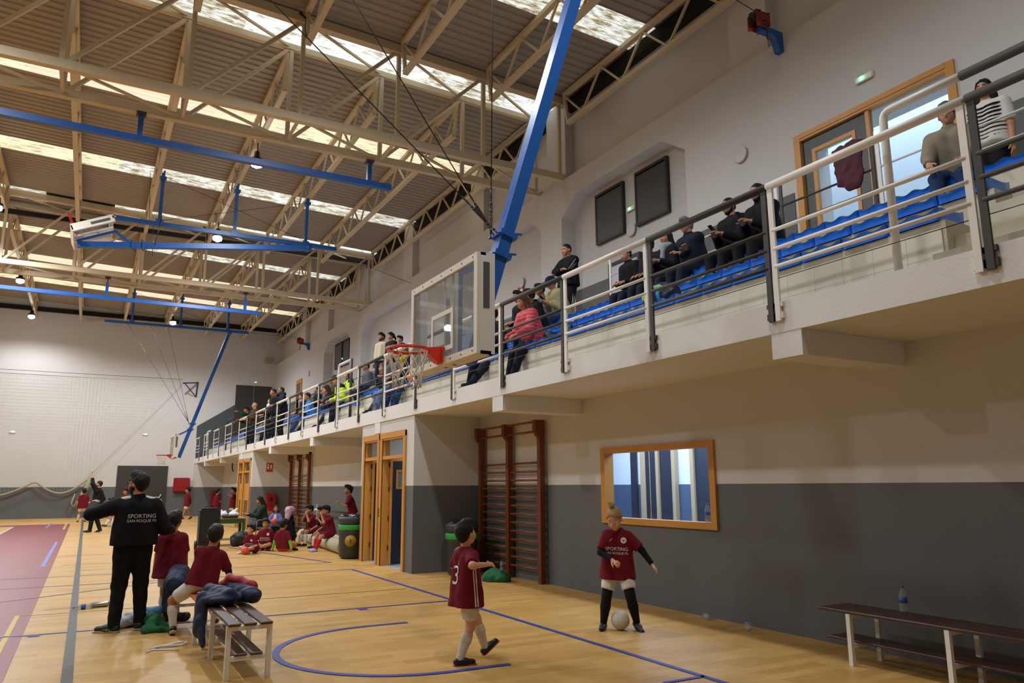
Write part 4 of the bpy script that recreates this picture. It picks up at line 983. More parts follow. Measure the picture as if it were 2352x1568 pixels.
def quilt(prims, h, m, par, pitch=.075, dirv=(.35, 1, .25), depth=.012):
    V, Q = surfnet(prims, h, .003); d = np.array(dirv)/np.linalg.norm(dirv); ph = (V@d)/pitch
    c = V.mean(0); s = (np.abs(np.sin(np.pi*ph))**.5-.7)*depth
    me = np_mesh('shell', V, Q, m); N = np.zeros(len(V)*3); me.vertices.foreach_get('normal', N); N = N.reshape(-1, 3)
    me.vertices.foreach_set('co', (V+N*s[:, None]).astype(np.float32).ravel()); me.update(); return link('shell', me, par)
quilt(q, .014, navyq, t)
blob('lining', redq, [C((.02, .18, .24), (.22, .0, .16), .045, .05, .03), C((-.02, .2, .18), (-.04, .26, .12), .05, .05, .03)], .014, .004, t)
t = empty('navy_coat', (1.13, 9.98, .44), label='navy quilted coat bunched beside the seated boy', cat='jacket')
quilt([C((-.05, .25, .12), (-.12, -.05, .05), .13, .1, .05), C((-.14, .1, .05), (-.17, -.02, -.22), .1, .07, .04), C((.0, .3, .02), (.1, .2, .02), .08, .08, .04)], .016, navyq, t)
t = empty('shoe_bag', (1.5, 9.3, 0), label='dark shoe lying on the floor under the near bench', cat='shoe')
blob('upper', black, [C((-.1, 0, .04), (.12, 0, .035), .045, .035, .02)], .012, 0, t, cuts=[((0, 0, 0), (0, 0, -1))])
tag(blob('black_holdall', black, [C((.92, 10.55, .05), (1.2, 10.4, .05), .06, .06, .03)], .016, .004, cuts=[((0, 0, .003), (0, 0, -1))]), 'flat black pouch on the floor under the orange slatted bench', 'bag')
tag(blob('black_rucksack', black, [E((3.9, 22.5, .2), (.3, .18, .2), .05), C((3.7, 22.45, .1), (4.1, 22.5, .1), .11, .1, .05)], .03, .01, cuts=[((0, 0, .003), (0, 0, -1))]), 'black rucksack on the floor between the table and the woman', 'bag')
# ---- safety net on the far wall
t = empty('safety_net', (-6, FY-.25, 0), label='pale safety net hung on the far wall and swagged at its foot', cat='net')
netm = mat('pale_net_cord', 'c8c6ba', .9)
X0n, X1n, yN = -9.0, 4.45, FY-.22
def foot(x):
    if x > .15: return 2.3+(x-.15)/(4.45-.15)*5.3
    if x > -2.4: u = (x+2.4)/2.55; return 1.95-.75*math.sin(math.pi*u)+.25*u
    if x > -6.2: u = (x+6.2)/3.8; return 1.95-.75*math.sin(math.pi*u)
    return 1.7
mb = MB()
x = X0n
while x <= X1n: mb.bar((x, yN, foot(x)), (x, yN, 7.85), .0045, .0045, up=(0, 1, 0)); x += .17
z = 1.3
while z < 7.85:
    segs_ = []; x = X0n
    while x < X1n:
        if foot(x) <= z: mb.bar((x, yN, z), (min(x+.51, X1n), yN, z), .0045, .0045)
        x += .51
    z += .17
o = mb.build('mesh', netm, t, True); o['kind'] = 'stuff'
MB().tube([(X0n, yN, 7.85), (4.45, yN, 7.87)], .012, 5).build('top_wire', cable_m, t, True)
MB().tube([(x, yN-.04, foot(x)) for x in np.linspace(-9, .1, 46)], .05, 7).build('swag', mat('net_bundle', 'a79f86', .9, bump=.5, bscale=60), t, True)
MB().tube([(.2, yN-.05, 2.5), (.05, yN-.1, 1.7), (-.25, yN-.1, .95), (-.5, yN-.1, .55), (-.62, yN-.08, .8), (-.5, yN-.06, 1.3)], [.04, .13, .12, .06, .04, .03], 8).build('tail', mat('net_bundle', 'a79f86'), t, True)
MB().tube([(.15, yN, 2.3), (4.4, yN, 7.6)], .012, 5).build('edge_cord', netm, t, True)
t = empty('net_bracket', (5.1, FY-.1, 7.5), label='blue triangular wall bracket holding the net wire on the far wall', cat='bracket')
navyst = mat('navy_steel', '1e2f56', .4)
MB().bar((4.4, FY-1.1, 7.55), (5.3, FY-.05, 7.75), .07, .07).bar((5.3, FY-.05, 7.8), (5.25, FY-.04, 6.9), .07, .07).build('arm', navyst, t, True); MB().tube([(4.5, FY-1.0, 7.55), (5.25, FY-.05, 6.9)], .03, 6).build('brace', navyst, t, True)
# hanging hooks under the far gallery
for i, (x, y) in enumerate(((6.2, 39.5), (6.3, 34.6))):
    tag(MB().tube([(x, y, 2.97), (x, y, 2.5), (x+.06, y, 2.35)], .03, 5).build('hanging_cable', black), f'black cable end hanging from the underside of the balcony, {["left", "right"][i]} one', 'cable')
# ---- things on the gallery
t = empty('sports_bag', (6.32, 7.36, 3.85), label='navy sports bag with lime and turquoise stripes on the front seats', cat='bag')
blob('body', mat('navy_nylon', '141a2e', .45), [E((0, 0, .17), (.17, .3, .17), .03), C((0, -.16, .14), (.02, .18, .15), .14, .14, .04)], .016, .004, t)
lime = mat('lime_strap', '9edc3c', .5); turq = mat('turquoise_panel', '2aa5c4', .5)
MB().tube([(-.13, -.2, .22), (-.14, -.1, .26), (-.13, .0, .26), (-.15, .1, .2), (-.12, .24, .14)], .016, 6).tube([(-.13, .12, .05), (-.16, .18, .16), (-.1, .2, .26)], .016, 6).build('stripe', lime, t); MB().tube([(-.13, -.12, .04), (-.165, -.12, .15), (-.12, -.12, .27)], .026, 8).build('panel', turq, t)
tag(blob('drawstring_bag', black, [E((6.35, 10.1, 3.95), (.14, .1, .1), .03), C((6.5, 10.0, 3.95), (6.6, 9.95, 4.1), .08, .06, .04)], .02, .006), 'black bag on the seats right of the woman in pink', 'bag')
tag(blob('red_cap', mat('red_cloth', 'b3222c', .7), [E((6.2, 10.28, 3.93), (.1, .12, .06), .03)], .018, .004), 'red cloth bundle beside the black bag on the front seats', 'cloth')
t = empty('maroon_jersey', (8.33, 5.9, 5.92), label='maroon jersey hung over the railing before the glazed door', cat='jersey')
blob('shell', mat('maroon_jersey_cloth', '4a1522', .8), [C((0, -.2, .0), (0, .2, .0), .05, .05, .03), C((-.035, -.1, -.05), (-.04, -.1, -.5), .12, .1, .02, ((1, 0, 0), 3.5)), C((-.035, .1, -.05), (-.04, .08, -.42), .12, .11, .02, ((1, 0, 0), 3.5)), C((-.04, .0, -.1), (-.045, .0, -.52), .1, .08, .03, ((1, 0, 0), 2.5)), C((.045, 0, -.05), (.045, 0, -.3), .16, .14, .02, ((1, 0, 0), 4))], .016, .008, t)
MB().prism([(8.0, 0), (8.0, 0)], 0, 0) if False else None

tag(blob('orange_bag', mat('orange_nylon', 'e06a32', .6), [E((5.78, 14.72, 3.86), (.09, .12, .1), .03), C((5.75, 14.7, 3.95), (5.74, 14.78, 4.05), .05, .03, .03)], .018, .006), 'orange bag on the front seats seen through the near net', 'bag')
# ================================================================ PEOPLE
def nrm(v): v = np.asarray(v, float); return v/max(np.linalg.norm(v), 1e-9)
def rotv(v, axis, a):
    v = np.asarray(v, float); axis = nrm(axis); return v*math.cos(a)+np.cross(axis, v)*math.sin(a)+axis*(axis@v)*(1-math.cos(a))
def ik(a, t, l1, l2, pole):
    a, t = np.asarray(a, float), np.asarray(t, float); v = t-a; d = np.linalg.norm(v); dm = (l1+l2)*.997
    if d > dm: t = a+v/d*dm; d = dm
    if d < abs(l1-l2)+.01: d = abs(l1-l2)+.01
    u = nrm(t-a); x = (l1*l1-l2*l2+d*d)/(2*d); hgt = math.sqrt(max(l1*l1-x*x, 0))
    p = np.asarray(pole, float); p = nrm(p-u*(p@u)); return a+u*x+p*hgt, a+u*d
SKIN = {'light': 'c98f6f', 'tan': 'b07a58', 'dark': '8f5f42', 'pale': 'd9a488'}
def skin(k): return mat('skin_'+k, SKIN[k], .55, spec=.35)
def cloth(name, c, rough=.85, bump=.25): return mat('cloth_'+name, c, rough, bump=bump, bscale=90, spec=.2)
maroon = cloth('maroon_shirt', '6e1626'); blackc = cloth('black', '15161a', .8); navyc = cloth('navy', '171c2c', .75); whitec = cloth('white', 'd8d4cc'); creamc = cloth('cream', 'c9bfa6')
beigec = cloth('beige_jacket', '8a7f6e'); pinkc = cloth('pink_puffer', 'd05560', .5); greyc = cloth('grey', '55585d'); jeans = cloth('jeans', '2a3f63'); jeansl = cloth('pale_jeans', '7484a0'); lightgrey = cloth('light_grey', '8b8d90')
hivis = cloth('hivis_yellow', 'c6ea2e', .6); greenc = cloth('dark_green', '24332c'); sockw = cloth('sock_white', 'cfcabf'); redc = cloth('red', 'b0202a'); limec = cloth('lime', '6ed23a'); olive = cloth('olive', '3a382c'); orangec = cloth('orange', 'e2582c'); lilac = cloth('lilac', '6a6aa0'); yellowc = cloth('yellow', 'c0a82c'); bluec = cloth('blue', '3f7fc0'); brownc = cloth('brown', '4c3a2c'); khaki = cloth('khaki', 'a3976f')
shoeb = mat('shoe_black', '131417', .45); shoew = mat('shoe_white', 'cfcdc8', .5); shoeg = mat('shoe_dark_green', '14261f', .5); shoel = mat('shoe_lime', 'a9c92a', .5); shoeblue = mat('shoe_blue_white', '9fb0dc', .5); solew = mat('sole_pale', 'c9bfae', .6); soler = mat('sole_red', '9c2020', .5); shoebr = mat('shoe_brown', '6a4326', .5); shoep = mat('shoe_pink', 'c79a98', .5)
HAIRC = {'black': '141110', 'dark': '1e1713', 'brown': '3a2617', 'lbrown': '6b4a2e', 'blond': 'ab8c5c', 'grey': '7c7b78', 'silver': '5e5b58'}
def hairm(k): return mat('hair_'+k, HAIRC[k], .55, bump=.6, bscale=120, spec=.3)
eye_w = mat('eye_white', 'd8d2c8', .3); eye_d = mat('eye_dark', '1c1410', .25); lip = mat('lip', '8a4a40', .5)

def person(label, pos, head, H=1.7, pose=None, top=('tee', maroon), bottom=('shorts', whitec), hair=('short', 'black'), sk='tan', socks=None, shoes=shoeb, sole=None, kid=False, h=.02, face=1, sleeve=None, hem=.06, extras=None, group=None, wr=.0, torso=1.0):
    P = dict(hip=(0, 0), hz=.50 if kid else .53, lean=0, side=0, twist=0, head=(0, 0, 0), hl=(-.15, .03, .45), hr=(.15, .03, .45), fl=(-.055, 0, .04), fr=(.055, 0, .04), tl=(-8, 0), tr=(8, 0), el=None, er=None, kl=(0, 1, 0), kr=(0, 1, 0), nl=None, nr=None, curl=.45)
    P.update(pose or {})
    hs = 1.24 if kid else 1.0; spL = .285 if kid else .30
    root = empty('person', pos, -math.radians(head), label, 'person', group)
    X, Y, Z = V3(1, 0, 0), V3(0, 1, 0), V3(0, 0, 1)
    lean, side, tw = (math.radians(P[k]) for k in ('lean', 'side', 'twist'))
    T = rotv(rotv(Z, X, -lean), Y, side)                        # spine direction
    SX = rotv(X, Z, -tw); SX = nrm(SX-T*(SX@T)); SF = np.cross(T, SX)     # shoulder right, chest forward
    hipc = V3(P['hip'][0], P['hip'][1], P['hz'])
    nb = hipc+T*spL; sw = .087 if kid else .106
    shc = hipc+T*(spL-.03); shL, shR = shc-SX*sw-T*.012, shc+SX*sw-T*.012
    hy, hp, hr_ = (math.radians(v) for v in P['head'])
    hf = rotv(SF*.0+rotv(Y, Z, -tw), Z, -hy); hx = nrm(np.cross(hf, Z)); hf = rotv(hf, hx, -hp); hu = np.cross(hx, hf)
    hu = rotv(hu, hf, hr_); hx = rotv(hx, hf, hr_)
    hc = nb+nrm(T+Z)*(.042)+hu*.055*hs+hf*.012*hs
    la, lf = (.155, .135) if kid else (.168, .15)
    eL, wL = ik(shL, P['hl'], la, lf, P['el'] or (-.6, -1, -.4)); eR, wR = ik(shR, P['hr'], la, lf, P['er'] or (.6, -1, -.4))
    lt, ls = (.232, .225) if kid else (.245, .24)
    hw = .05; jL, jR = hipc-X*hw-Z*.01, hipc+X*hw-Z*.01
    kL, aL = ik(jL, P['fl'], lt, ls, P['kl']); kR, aR = ik(jR, P['fr'], lt, ls, P['kr'])
    th = 1.0 if not kid else .93
    def head_prims(g=0):
        return [E(hc+hf*-.006*hs+hu*.012*hs, np.array([.044, .056, .054])*hs+g, .01, (hx, hf, hu)),
                C(hc+hf*.018*hs-hu*.012*hs, hc+hf*.03*hs-hu*.045*hs, .034*hs+g, .021*hs+g, .012),
                C(hc+hf*.03*hs-hu*.02*hs+hx*.012*hs, hc+hf*.03*hs-hu*.02*hs-hx*.012*hs, .026*hs+g, .026*hs+g, .012)]
    body = [C(hipc+Z*.0+SX*.04, shc+SX*.055-T*.02, .066*th, .058*th, .02), C(hipc-SX*.04, shc-SX*.055-T*.02, .066*th, .058*th, .02),
            C(shL, nb-T*.015, .033*th, .03, .02), C(shR, nb-T*.015, .033*th, .03, .02), C(nb-T*.03, hc-hu*.02-hf*.012, .036*th, .031*hs, .015)]
    body += head_prims()
    body += [C(hc+hf*.05*hs+hu*.004*hs, hc+hf*.062*hs-hu*.014*hs, .006*hs, .0095*hs, .006)]
    for s in (-1, 1): body.append(E(hc+hx*s*.046*hs-hf*.006*hs-hu*.006*hs, np.array([.007, .013, .018])*hs, .004, (hx, hf, hu)))
    fing = []
    for sgn, sh, el, wr_, nk in ((-1, shL, eL, wL, 'nl'), (1, shR, eR, wR, 'nr')):
        d = nrm(wr_-el)
        n = P[nk]; n = V3(*n) if n is not None else (-SX*sgn if abs(d[2]) > .6 else -Z*.8-SX*sgn*.4)
        n = nrm(n-d*(n@d)); s = np.cross(d, n); 
        if s@(SF+Z*.7) < 0: s = -s
        pe = wr_+d*.048
        body += [C(sh, el, .033*th, .026*th, .015), C(el, wr_, .0265*th, .0175*th, .012), C(wr_, pe, .0165*th, .021*th, .008, (n, 1.7))]
        for i, L in enumerate((.036, .041, .038, .030)):
            b = pe+s*(1.5-i)*.0118+d*.004; dd = d; pts = [b-d*.01]; q = b
            for j in range(3):
                dd = nrm(rotv(dd, np.cross(d, n), P['curl']*(.8 if j else .5))); q = q+dd*L*(.42, .33, .25)[j]; pts.append(q)
            fing.append((pts, [.0062, .006, .0054, .0042]))
        b = wr_+d*.016+s*.014; dd = nrm(d*.75+s*.75+n*.25); pts = [b, b+dd*.02, b+dd*.02+nrm(dd+d*.5)*.018, b+dd*.02+nrm(dd+d*.8+n*.3)*.032]; fing.append((pts, [.0078, .0075, .0066, .005]))
    for j, k, a in ((jL, kL, aL), (jR, kR, aR)):
        sh = nrm(a-k); bk = nrm(np.cross(X, sh))
        body += [C(j, k, .054*th, .036*th, .02), C(k, k+sh*.09-bk*.0, .036*th, .037*th, .015), C(k+sh*.08, a, .036*th, .0215*th, .015)]
    def foot(a, toe):
        ty, tp = math.radians(toe[0]), math.radians(toe[1])
        f = rotv(V3(math.sin(ty), math.cos(ty), 0), V3(math.cos(ty), -math.sin(ty), 0), -tp); u = nrm(np.cross(V3(math.cos(ty), -math.sin(ty), 0), f)); return f, u
    fprims = {}
    for key, a, toe in (('L', aL, P['tl']), ('R', aR, P['tr'])):
        f, u = foot(a, toe); fprims[key] = (f, u)
        body += [C(a-u*.012-f*.012, a+f*.085-u*.024, .02, .014, .012)]
    S = lambda prims: [(p[0], p[1]*H, p[2]*H, p[3]*H, p[4]*H, p[5]*H, p[6], None if not p[7] else [(np.asarray(c[0])*H, c[1]) for c in p[7]]) if p[0] == 'c' else ('e', p[1]*H, p[2]*H, p[3]*H, p[4], None if not p[5] else [(np.asarray(c[0])*H, c[1]) for c in p[5]]) for p in prims]
    ex = []
    for pts, rs in fing:
        m = MB().tube([p*H for p in pts], [r*H for r in rs], 6); ex.append((m.v, m.f))
    V, Q = surfnet(S(body), h); link('body', np_mesh('body', V, Q, skin(sk), extra=ex), root)
    def piece(name, prims, m, wr_=0, cuts=None, hh=None, wf=30):
        V, Q = surfnet(S(prims), hh or h, wr_, [(np.asarray(c[0])*H, c[1]) for c in cuts] if cuts else None, wf)
        return link(name, np_mesh(name, V, Q, m), root)
    # ---- legs
    if bottom:
        kind, bm_ = bottom
        bp = [C(hipc+SX*.04, hipc+SX*.04+T*.05, .068*th, .064*th, .02), C(hipc-SX*.04, hipc-SX*.04+T*.05, .068*th, .064*th, .02)]
        for j, k, a in ((jL, kL, aL), (jR, kR, aR)):
            d = nrm(k-j)
            if kind == 'shorts': e = j+d*(lt*.78); bp.append(C(j, e+d*.03, .068*th, .062*th, .02, None, [(e, d)]))
            else:
                e = k+(a-k)*.98
                bp += [C(j, k, .066*th, .047*th, .02), C(k, e, .046*th, .036*th, .015)]
        piece('shorts' if kind == 'shorts' else 'trousers', bp, bm_, wr, [(hipc-T*(hem-.02), T)] if hem > .08 and kind == 'shorts' else None)
    if socks:
        for k, a in ((kL, aL), (kR, aR)):
            d = nrm(a-k); b = k+d*.045; sp = [C(b-d*.02, k+d*.09, .041*th, .042*th, .01, None, [(b, -d)]), C(k+d*.09, a+d*.0, .041*th, .028*th, .012)]
            piece('sock', sp, socks)
    if shoes:
        for key, a in (('L', aL), ('R', aR)):
            f, u = fprims[key]
            pr = [C(a-u*.014-f*.016, a+f*.04-u*.016, .029, .027, .012, None, [(a-u*.038, -u)]), C(a+f*.03-u*.02, a+f*.098-u*.022, .026, .0215, .015, None, [(a-u*.038, -u)])]
            so = [C(a-u*.03-f*.018, a+f*.104-u*.03, .028, .025, .01, (u, 1.0), [(a-u*.029, u), (a-u*.041, -u)])]
            o_ = piece('shoe', pr, shoes)
            if sole: piece('sole', so, sole, hh=min(h, .011))
    # ---- top
    kind, tm = top
    g = .014*torso if kind == 'tee' else .022*torso
    hb = hipc-T*hem if abs(P['lean']) < 60 else hipc
    fl_ = .4*max(0, hem-.05)
    tp = [C(hb+SX*.046, shc+SX*.045-T*.035, .076*th+g+fl_, .056*th+g, .02), C(hb-SX*.046, shc-SX*.045-T*.035, .076*th+g+fl_, .056*th+g, .02), C(shL+SX*.014, nb-T*.012, .031*th+g*.5, .032*hs, .025), C(shR-SX*.014, nb-T*.012, .031*th+g*.5, .032*hs, .025), C(nb-T*.02, nb+T*.006, .042*hs*.95, .034*hs, .015, None, [(nb+T*.016, T)])]
    for sgn, sh, el, wr_ in ((-1, shL, eL, wL), (1, shR, eR, wR)):
        d = nrm(el-sh)
        if kind == 'tee': e = sh+(el-sh)*.86; tp.append(C(sh, e+d*.03, .04*th+g*.6, .038*th+g*.5, .02, None, [(e, d)]))
        else: e = wr_-nrm(wr_-el)*.004; tp += [C(sh, el, .04*th+g*.5, .031*th+g*.5, .02), C(el, e, .03*th+g*.5, .024*th+g*.3, .015, None, [(e, nrm(wr_-el))])]
    if extras and 'hood' in extras: tp.append(E(nb-SF*.045+T*.01, np.array([.06, .035, .04])*hs, .02, (SX, SF, T)))
    if extras and 'collar' in extras: tp.append(C(nb, nb+T*.03, .046, .043, .01, None, [(nb+T*.035, T)]))
    shirt = S(tp); cutp = [(hb*H, -T)]
    wrk = wr if not (extras and 'puffer' in extras) else 0
    V, Q = surfnet(shirt, h, wrk, cutp, 22)
    if extras and 'puffer' in extras:
        me = np_mesh('jacket', V, Q, tm); N = np.zeros(len(V)*3); me.vertices.foreach_get('normal', N); N = N.reshape(-1, 3)
        sfac = (np.abs(np.sin(np.pi*V[:, 2]/(.062)))**.5-.6)*.014
        me.vertices.foreach_set('co', (V+N*sfac[:, None]).astype(np.float32).ravel()); me.update(); so_ = link('jacket', me, root)
    else: so_ = link({'tee': 'shirt', 'jacket': 'jacket'}[kind], np_mesh('top', V, Q, tm), root)
    if sleeve is not None:
        for sh, el, wr_ in ((shL, eL, wL), (shR, eR, wR)): piece('undersleeve', [C(sh+(el-sh)*.6, el, .034*th, .031*th, .01), C(el, wr_, .03*th, .0225*th, .01, None, [(wr_, nrm(wr_-el))])], sleeve)
    # ---- hair
    st, hcst = hair; hm = hairm(hcst)
    K = lambda a, b, c: hc+hx*a*hs+hf*b*hs+hu*c*hs
    if st != 'bald':
        cutf = [(K(0, .03, .036 if st == 'crop' else .03), hf*.82-hu*.57)]
        lowz = {'short': -.03, 'crop': .002}.get(st, -.045)
        cap = [E(K(0, -.012, .021 if st == 'crop' else .022), np.array([.0472, .059, .053] if st == 'crop' else [.053, .064, .058])*hs, .012, (hx, hf, hu), cutf+[(K(0, 0, lowz), -hu*.86+hf*.5)])]
        cap.append(E(K(0, -.034, -.006), np.array([.038, .028, .036] if st == 'crop' else [.041, .03, .042])*hs, .012, (hx, hf, hu)))
        if st in ('short', 'grey_short'): cap.append(E(K(0, .022, .062), np.array([.044, .038, .026])*hs, .015, (hx, hf, hu)))
        if st == 'long': cap += [C(K(.036, -.02, 0), K(.05, -.03, -.13), .026*hs, .03*hs, .02), C(K(-.036, -.02, 0), K(-.05, -.03, -.13), .026*hs, .03*hs, .02), C(K(0, -.045, 0), K(0, -.06, -.15), .035*hs, .04*hs, .02)]
        if st == 'curly': cap += [E(K(.045, -.01, -.03), np.array([.03, .035, .05])*hs, .02), E(K(-.045, -.01, -.03), np.array([.03, .035, .05])*hs, .02), E(K(0, -.04, -.02), np.array([.05, .035, .06])*hs, .02)]
        if st == 'bun': cap.append(E(K(0, -.065, .05), np.array([.026, .026, .026])*hs, .01))
        if st == 'topknot': cap += [E(K(0, -.02, .092), np.array([.02, .02, .02])*hs, .008), E(K(.012, -.03, .108), np.array([.018, .02, .012])*hs, .008)]
        if st == 'ponytail': cap += [C(K(0, -.07, .03), K(0, -.1, -.06), .022*hs, .018*hs, .015)]
        piece('hair', cap, hm, .0025*(1 if h < .016 else 1.6), None, min(h, .018) if h > .012 else h, 55)
    if face:
        for s in (-1, 1):
            o = link('eye', MB().ball(tuple(K(s*.0185, .0445, .003)*H), (.0078*hs*H, .0065*hs*H, .0052*hs*H), 8, 6).ball(tuple(K(s*.0185, .0475, .003)*H), .0043*hs*H, 8, 6, 1).mesh('eye', [eye_w, eye_d]), root)
            link('eyebrow', MB().tube([tuple(K(s*.009, .053, .018)*H), tuple(K(s*.02, .051, .022)*H), tuple(K(s*.031, .044, .018)*H)], .0028*hs*H, 5).mesh('eyebrow', hm), root)
        link('mouth', MB().tube([tuple(K(-.014, .0475, -.031)*H), tuple(K(0, .052, -.03)*H), tuple(K(.014, .0475, -.031)*H)], .0036*hs*H, 6).mesh('mouth', lip), root)
    info = dict(root=root, H=H, K=K, hc=hc, hf=hf, hu=hu, hx=hx, hs=hs, nb=nb, T=T, SF=SF, SX=SX, shc=shc, hipc=hipc, shirt=shirt, wL=wL, wR=wR, eL=eL, eR=eR, kL=kL, kR=kR, aL=aL, aR=aR, shL=shL, shR=shR, f=fprims, top=so_, piece=piece, S=S, hb=hb)
    ex_ = extras or {}
    if 'beard' in ex_: piece('beard', [C(K(.022, .012, -.026), K(.0, .03, -.05), .0235*hs, .021*hs, .01), C(K(-.022, .012, -.026), K(0, .03, -.05), .0235*hs, .021*hs, .01)], hm, .001, [(K(0, .05, -.037), hu*.86+hf*.5)], min(h, .012))
    if 'glasses' in ex_:
        mb = MB()
        for s in (-1, 1):
            mb.tube([tuple((K(s*.02, .058, .003)+hx*math.cos(t)*.0145+hu*math.sin(t)*.0115)*H) for t in np.linspace(0, 2*math.pi, 15)[:-1]], .0022*H, 5, closed=True)
            mb.tube([tuple(K(s*.034, .056, .007)*H), tuple(K(s*.05, 0, .004)*H)], .0022*H, 5)
        mb.tube([tuple(K(-.006, .06, .005)*H), tuple(K(.006, .06, .005)*H)], .002*H, 5); link('glasses', mb.mesh('glasses', black), root)
    if 'cap' in ex_: 
        piece('cap', [E(K(0, -.004, .034), np.array([.053, .063, .047])*hs, .008, (hx, hf, hu), [(K(0, 0, .022), -hu)]), C(K(.02, .055, .026), K(.012, .1, .016), .026, .024, .01, (hu, 4)), C(K(-.02, .055, .026), K(-.012, .1, .016), .026, .024, .01, (hu, 4))], ex_['cap'], 0, None, min(h, .013))
    if 'beanie' in ex_: piece('hood', [E(K(0, -.012, .02), np.array([.058, .068, .062])*hs, .01, (hx, hf, hu), [(K(0, .032, .0), hf)])], ex_['beanie'])
    if 'scarf' in ex_: piece('scarf', [C(nb-SX*.03+SF*.01, nb+SX*.03+SF*.03, .04, .04, .02), C(nb+SF*.05, nb+SF*.075-T*.12+SX*.02, .032, .03, .02), C(nb-SF*.02, nb+SF*.04, .045, .045, .02)], ex_['scarf'], .003)
    if 'phone' in ex_: 
        c = (wR if ex_['phone'] == 'r' else wL); d = nrm(c-(eR if ex_['phone'] == 'r' else eL)); c = (c+d*.07+Z*.02)*H
        MBx = MB().cbox((0, 0, 0), .072, .145, .009, .004); o = link('phone', MBx.mesh('phone', mat('phone_black', '0d0e12', .2)), root); o.location = tuple(c); o.rotation_euler = (math.radians(35), 0, 0)
    if 'backpack' in ex_: piece('backpack', [E(hipc+T*.17-SF*.12, (.085, .055, .12), .03, (SX, SF, T))], ex_['backpack'])
    if 'hem_band' in ex_:
        for a, b, col_ in ex_['hem_band']: piece('reflective_band', [(p[0], p[1], p[2], p[3]+.004, p[4]+.004, p[5], p[6], (p[7] or [])) for p in tp[:2]], col_, 0, [(hipc+T*a, -T), (hipc+T*b, T)])
    return info
def print_on(I, items, center, right, upv, m, name='print', size=.05, spacing=1.0, back=False):
    """lay lettering onto the shirt: each glyph vertex is pushed along the view normal onto the implicit surface"""
    H = I['H']; right = nrm(right); upv = nrm(upv-right*(upv@right)); n = np.cross(right, upv)
    Vall, Fall = [], []
    for txt, dy, sz in items:
        V, Fs = textmesh(txt, sz, spacing=spacing, offset=.0) if isinstance(txt, str) else txt
        base = np.array([center+right*v[0]+upv*(v[1]+dy) for v in V]) if isinstance(txt, str) else np.array([center+right*v[0]*sz+upv*(v[1]*sz+dy) for v in V])
        p = base+n*.3
        for _ in range(60):
            d = sdf_eval(I['shirt'], p)-.0072; st = np.clip(d*.8, -.02, .05); p = p-n*st[:, None]
            if np.abs(d).max() < .0006: break
        b = len(Vall); Vall += [tuple(q) for q in p]; Fall += [tuple(b+i for i in f) for f in Fs]
    mb = MB(); mb.add(Vall, Fall); return link(name, mb.mesh(name, m), I['root'])
ink = mat('white_print', 'dcdad6', .6); inkr = mat('red_print', 'c0392b', .6)
def disc_shape(n=20, r0=0, r1=1):
    if r0 == 0: V = [(0, 0)]+[(r1*math.cos(t), r1*math.sin(t)) for t in np.linspace(0, 2*math.pi, n+1)[:-1]]+[(r1*.5*math.cos(t), r1*.5*math.sin(t)) for t in np.linspace(0, 2*math.pi, n+1)[:-1]]; F = [(0, 1+n+i, 1+n+(i+1) % n) for i in range(n)]+[(1+n+i, 1+i, 1+(i+1) % n, 1+n+(i+1) % n) for i in range(n)]; return V, F
    V = [(r*math.cos(t), r*math.sin(t)) for r in (r0, r1) for t in np.linspace(0, 2*math.pi, n+1)[:-1]]; F = [(i, n+i, n+(i+1) % n, (i+1) % n) for i in range(n)]; return V, F
swoosh = ([(-.5, -.2), (-.1, -.35), (.15, -.1), (.25, .35), (.6, .45), (.45, .25), (.3, .2), (.1, .3), (.05, 0), (-.15, -.15)], [(0, 1, 9), (1, 2, 8, 9), (2, 3, 7, 8), (3, 4, 5, 6, 7)])
def strip(n, w, L): return [(x, y) for k in range(n) for x, y in ((-w/2, L*k/(n-1)), (w/2, L*k/(n-1)))], [(2*k, 2*k+1, 2*k+3, 2*k+2) for k in range(n-1)]
def chest_print(I, big=.055):
    c = (I['shc']-I['T']*.07+I['SF']*.05)*I['H']; kx = I['H']/1.35
    print_on(I, [('SPORTING', -.055*kx, .052*kx), ('SAN ROQUE FS', -.1*kx, .036*kx)], c, -I['SX'], I['T'], ink, 'lettering')
    print_on(I, [(disc_shape(20, 0, 1), 0, .033*kx)], c+I['SX']*(-.055)*I['H']+I['T']*.03*I['H'], -I['SX'], I['T'], ink, 'crest')
    return c
# ---- people on the floor
I = person('man in black tracksuit seen from behind, hand on the shoulder of a boy', (.54, 10.02, 0), 2, 1.78, dict(hz=.525, hl=(-.25, .16, .79), hr=(.225, .12, .615), el=(-1, 0, -.4), er=(.3, -.5, -.8), fl=(-.075, -.01, .04), fr=(.075, .03, .04), tl=(-62, 0), tr=(20, 0), head=(-48, -8, 0), lean=-2, nl=(0, .3, -1), nr=(0, -.4, -1), curl=.5),
    ('jacket', blackc), ('trousers', blackc), ('short', 'black'), 'light', None, shoeg, solew, h=.0115, face=2, hem=-.01, extras={'beard': 1, 'glasses': 1, 'collar': 1}, wr=.0028)
c = (I['shc']-I['T']*.075-I['SF']*.05)*1.78
print_on(I, [('SPORTING', .0, .062), ('SAN ROQUE FS', -.052, .044)], c+I['SX']*.06, I['SX'], I['T'], ink, 'lettering', spacing=1.02)
for s in (-1, 1):
    a = (I['shc']+I['SX']*s*.03+I['T']*.0)*1.78
    I['piece']('shoulder_panel', [C(I['nb']+I['SX']*s*.05-I['T']*.012, (I['shL'] if s < 0 else I['shR'])+I['SX']*s*.012+I['T']*.014, .036, .034, .005)], whitec, 0, [(I['shc']+I['SF']*.0+I['T']*.006, -I['T']*1.0-I['SF']*.25)])
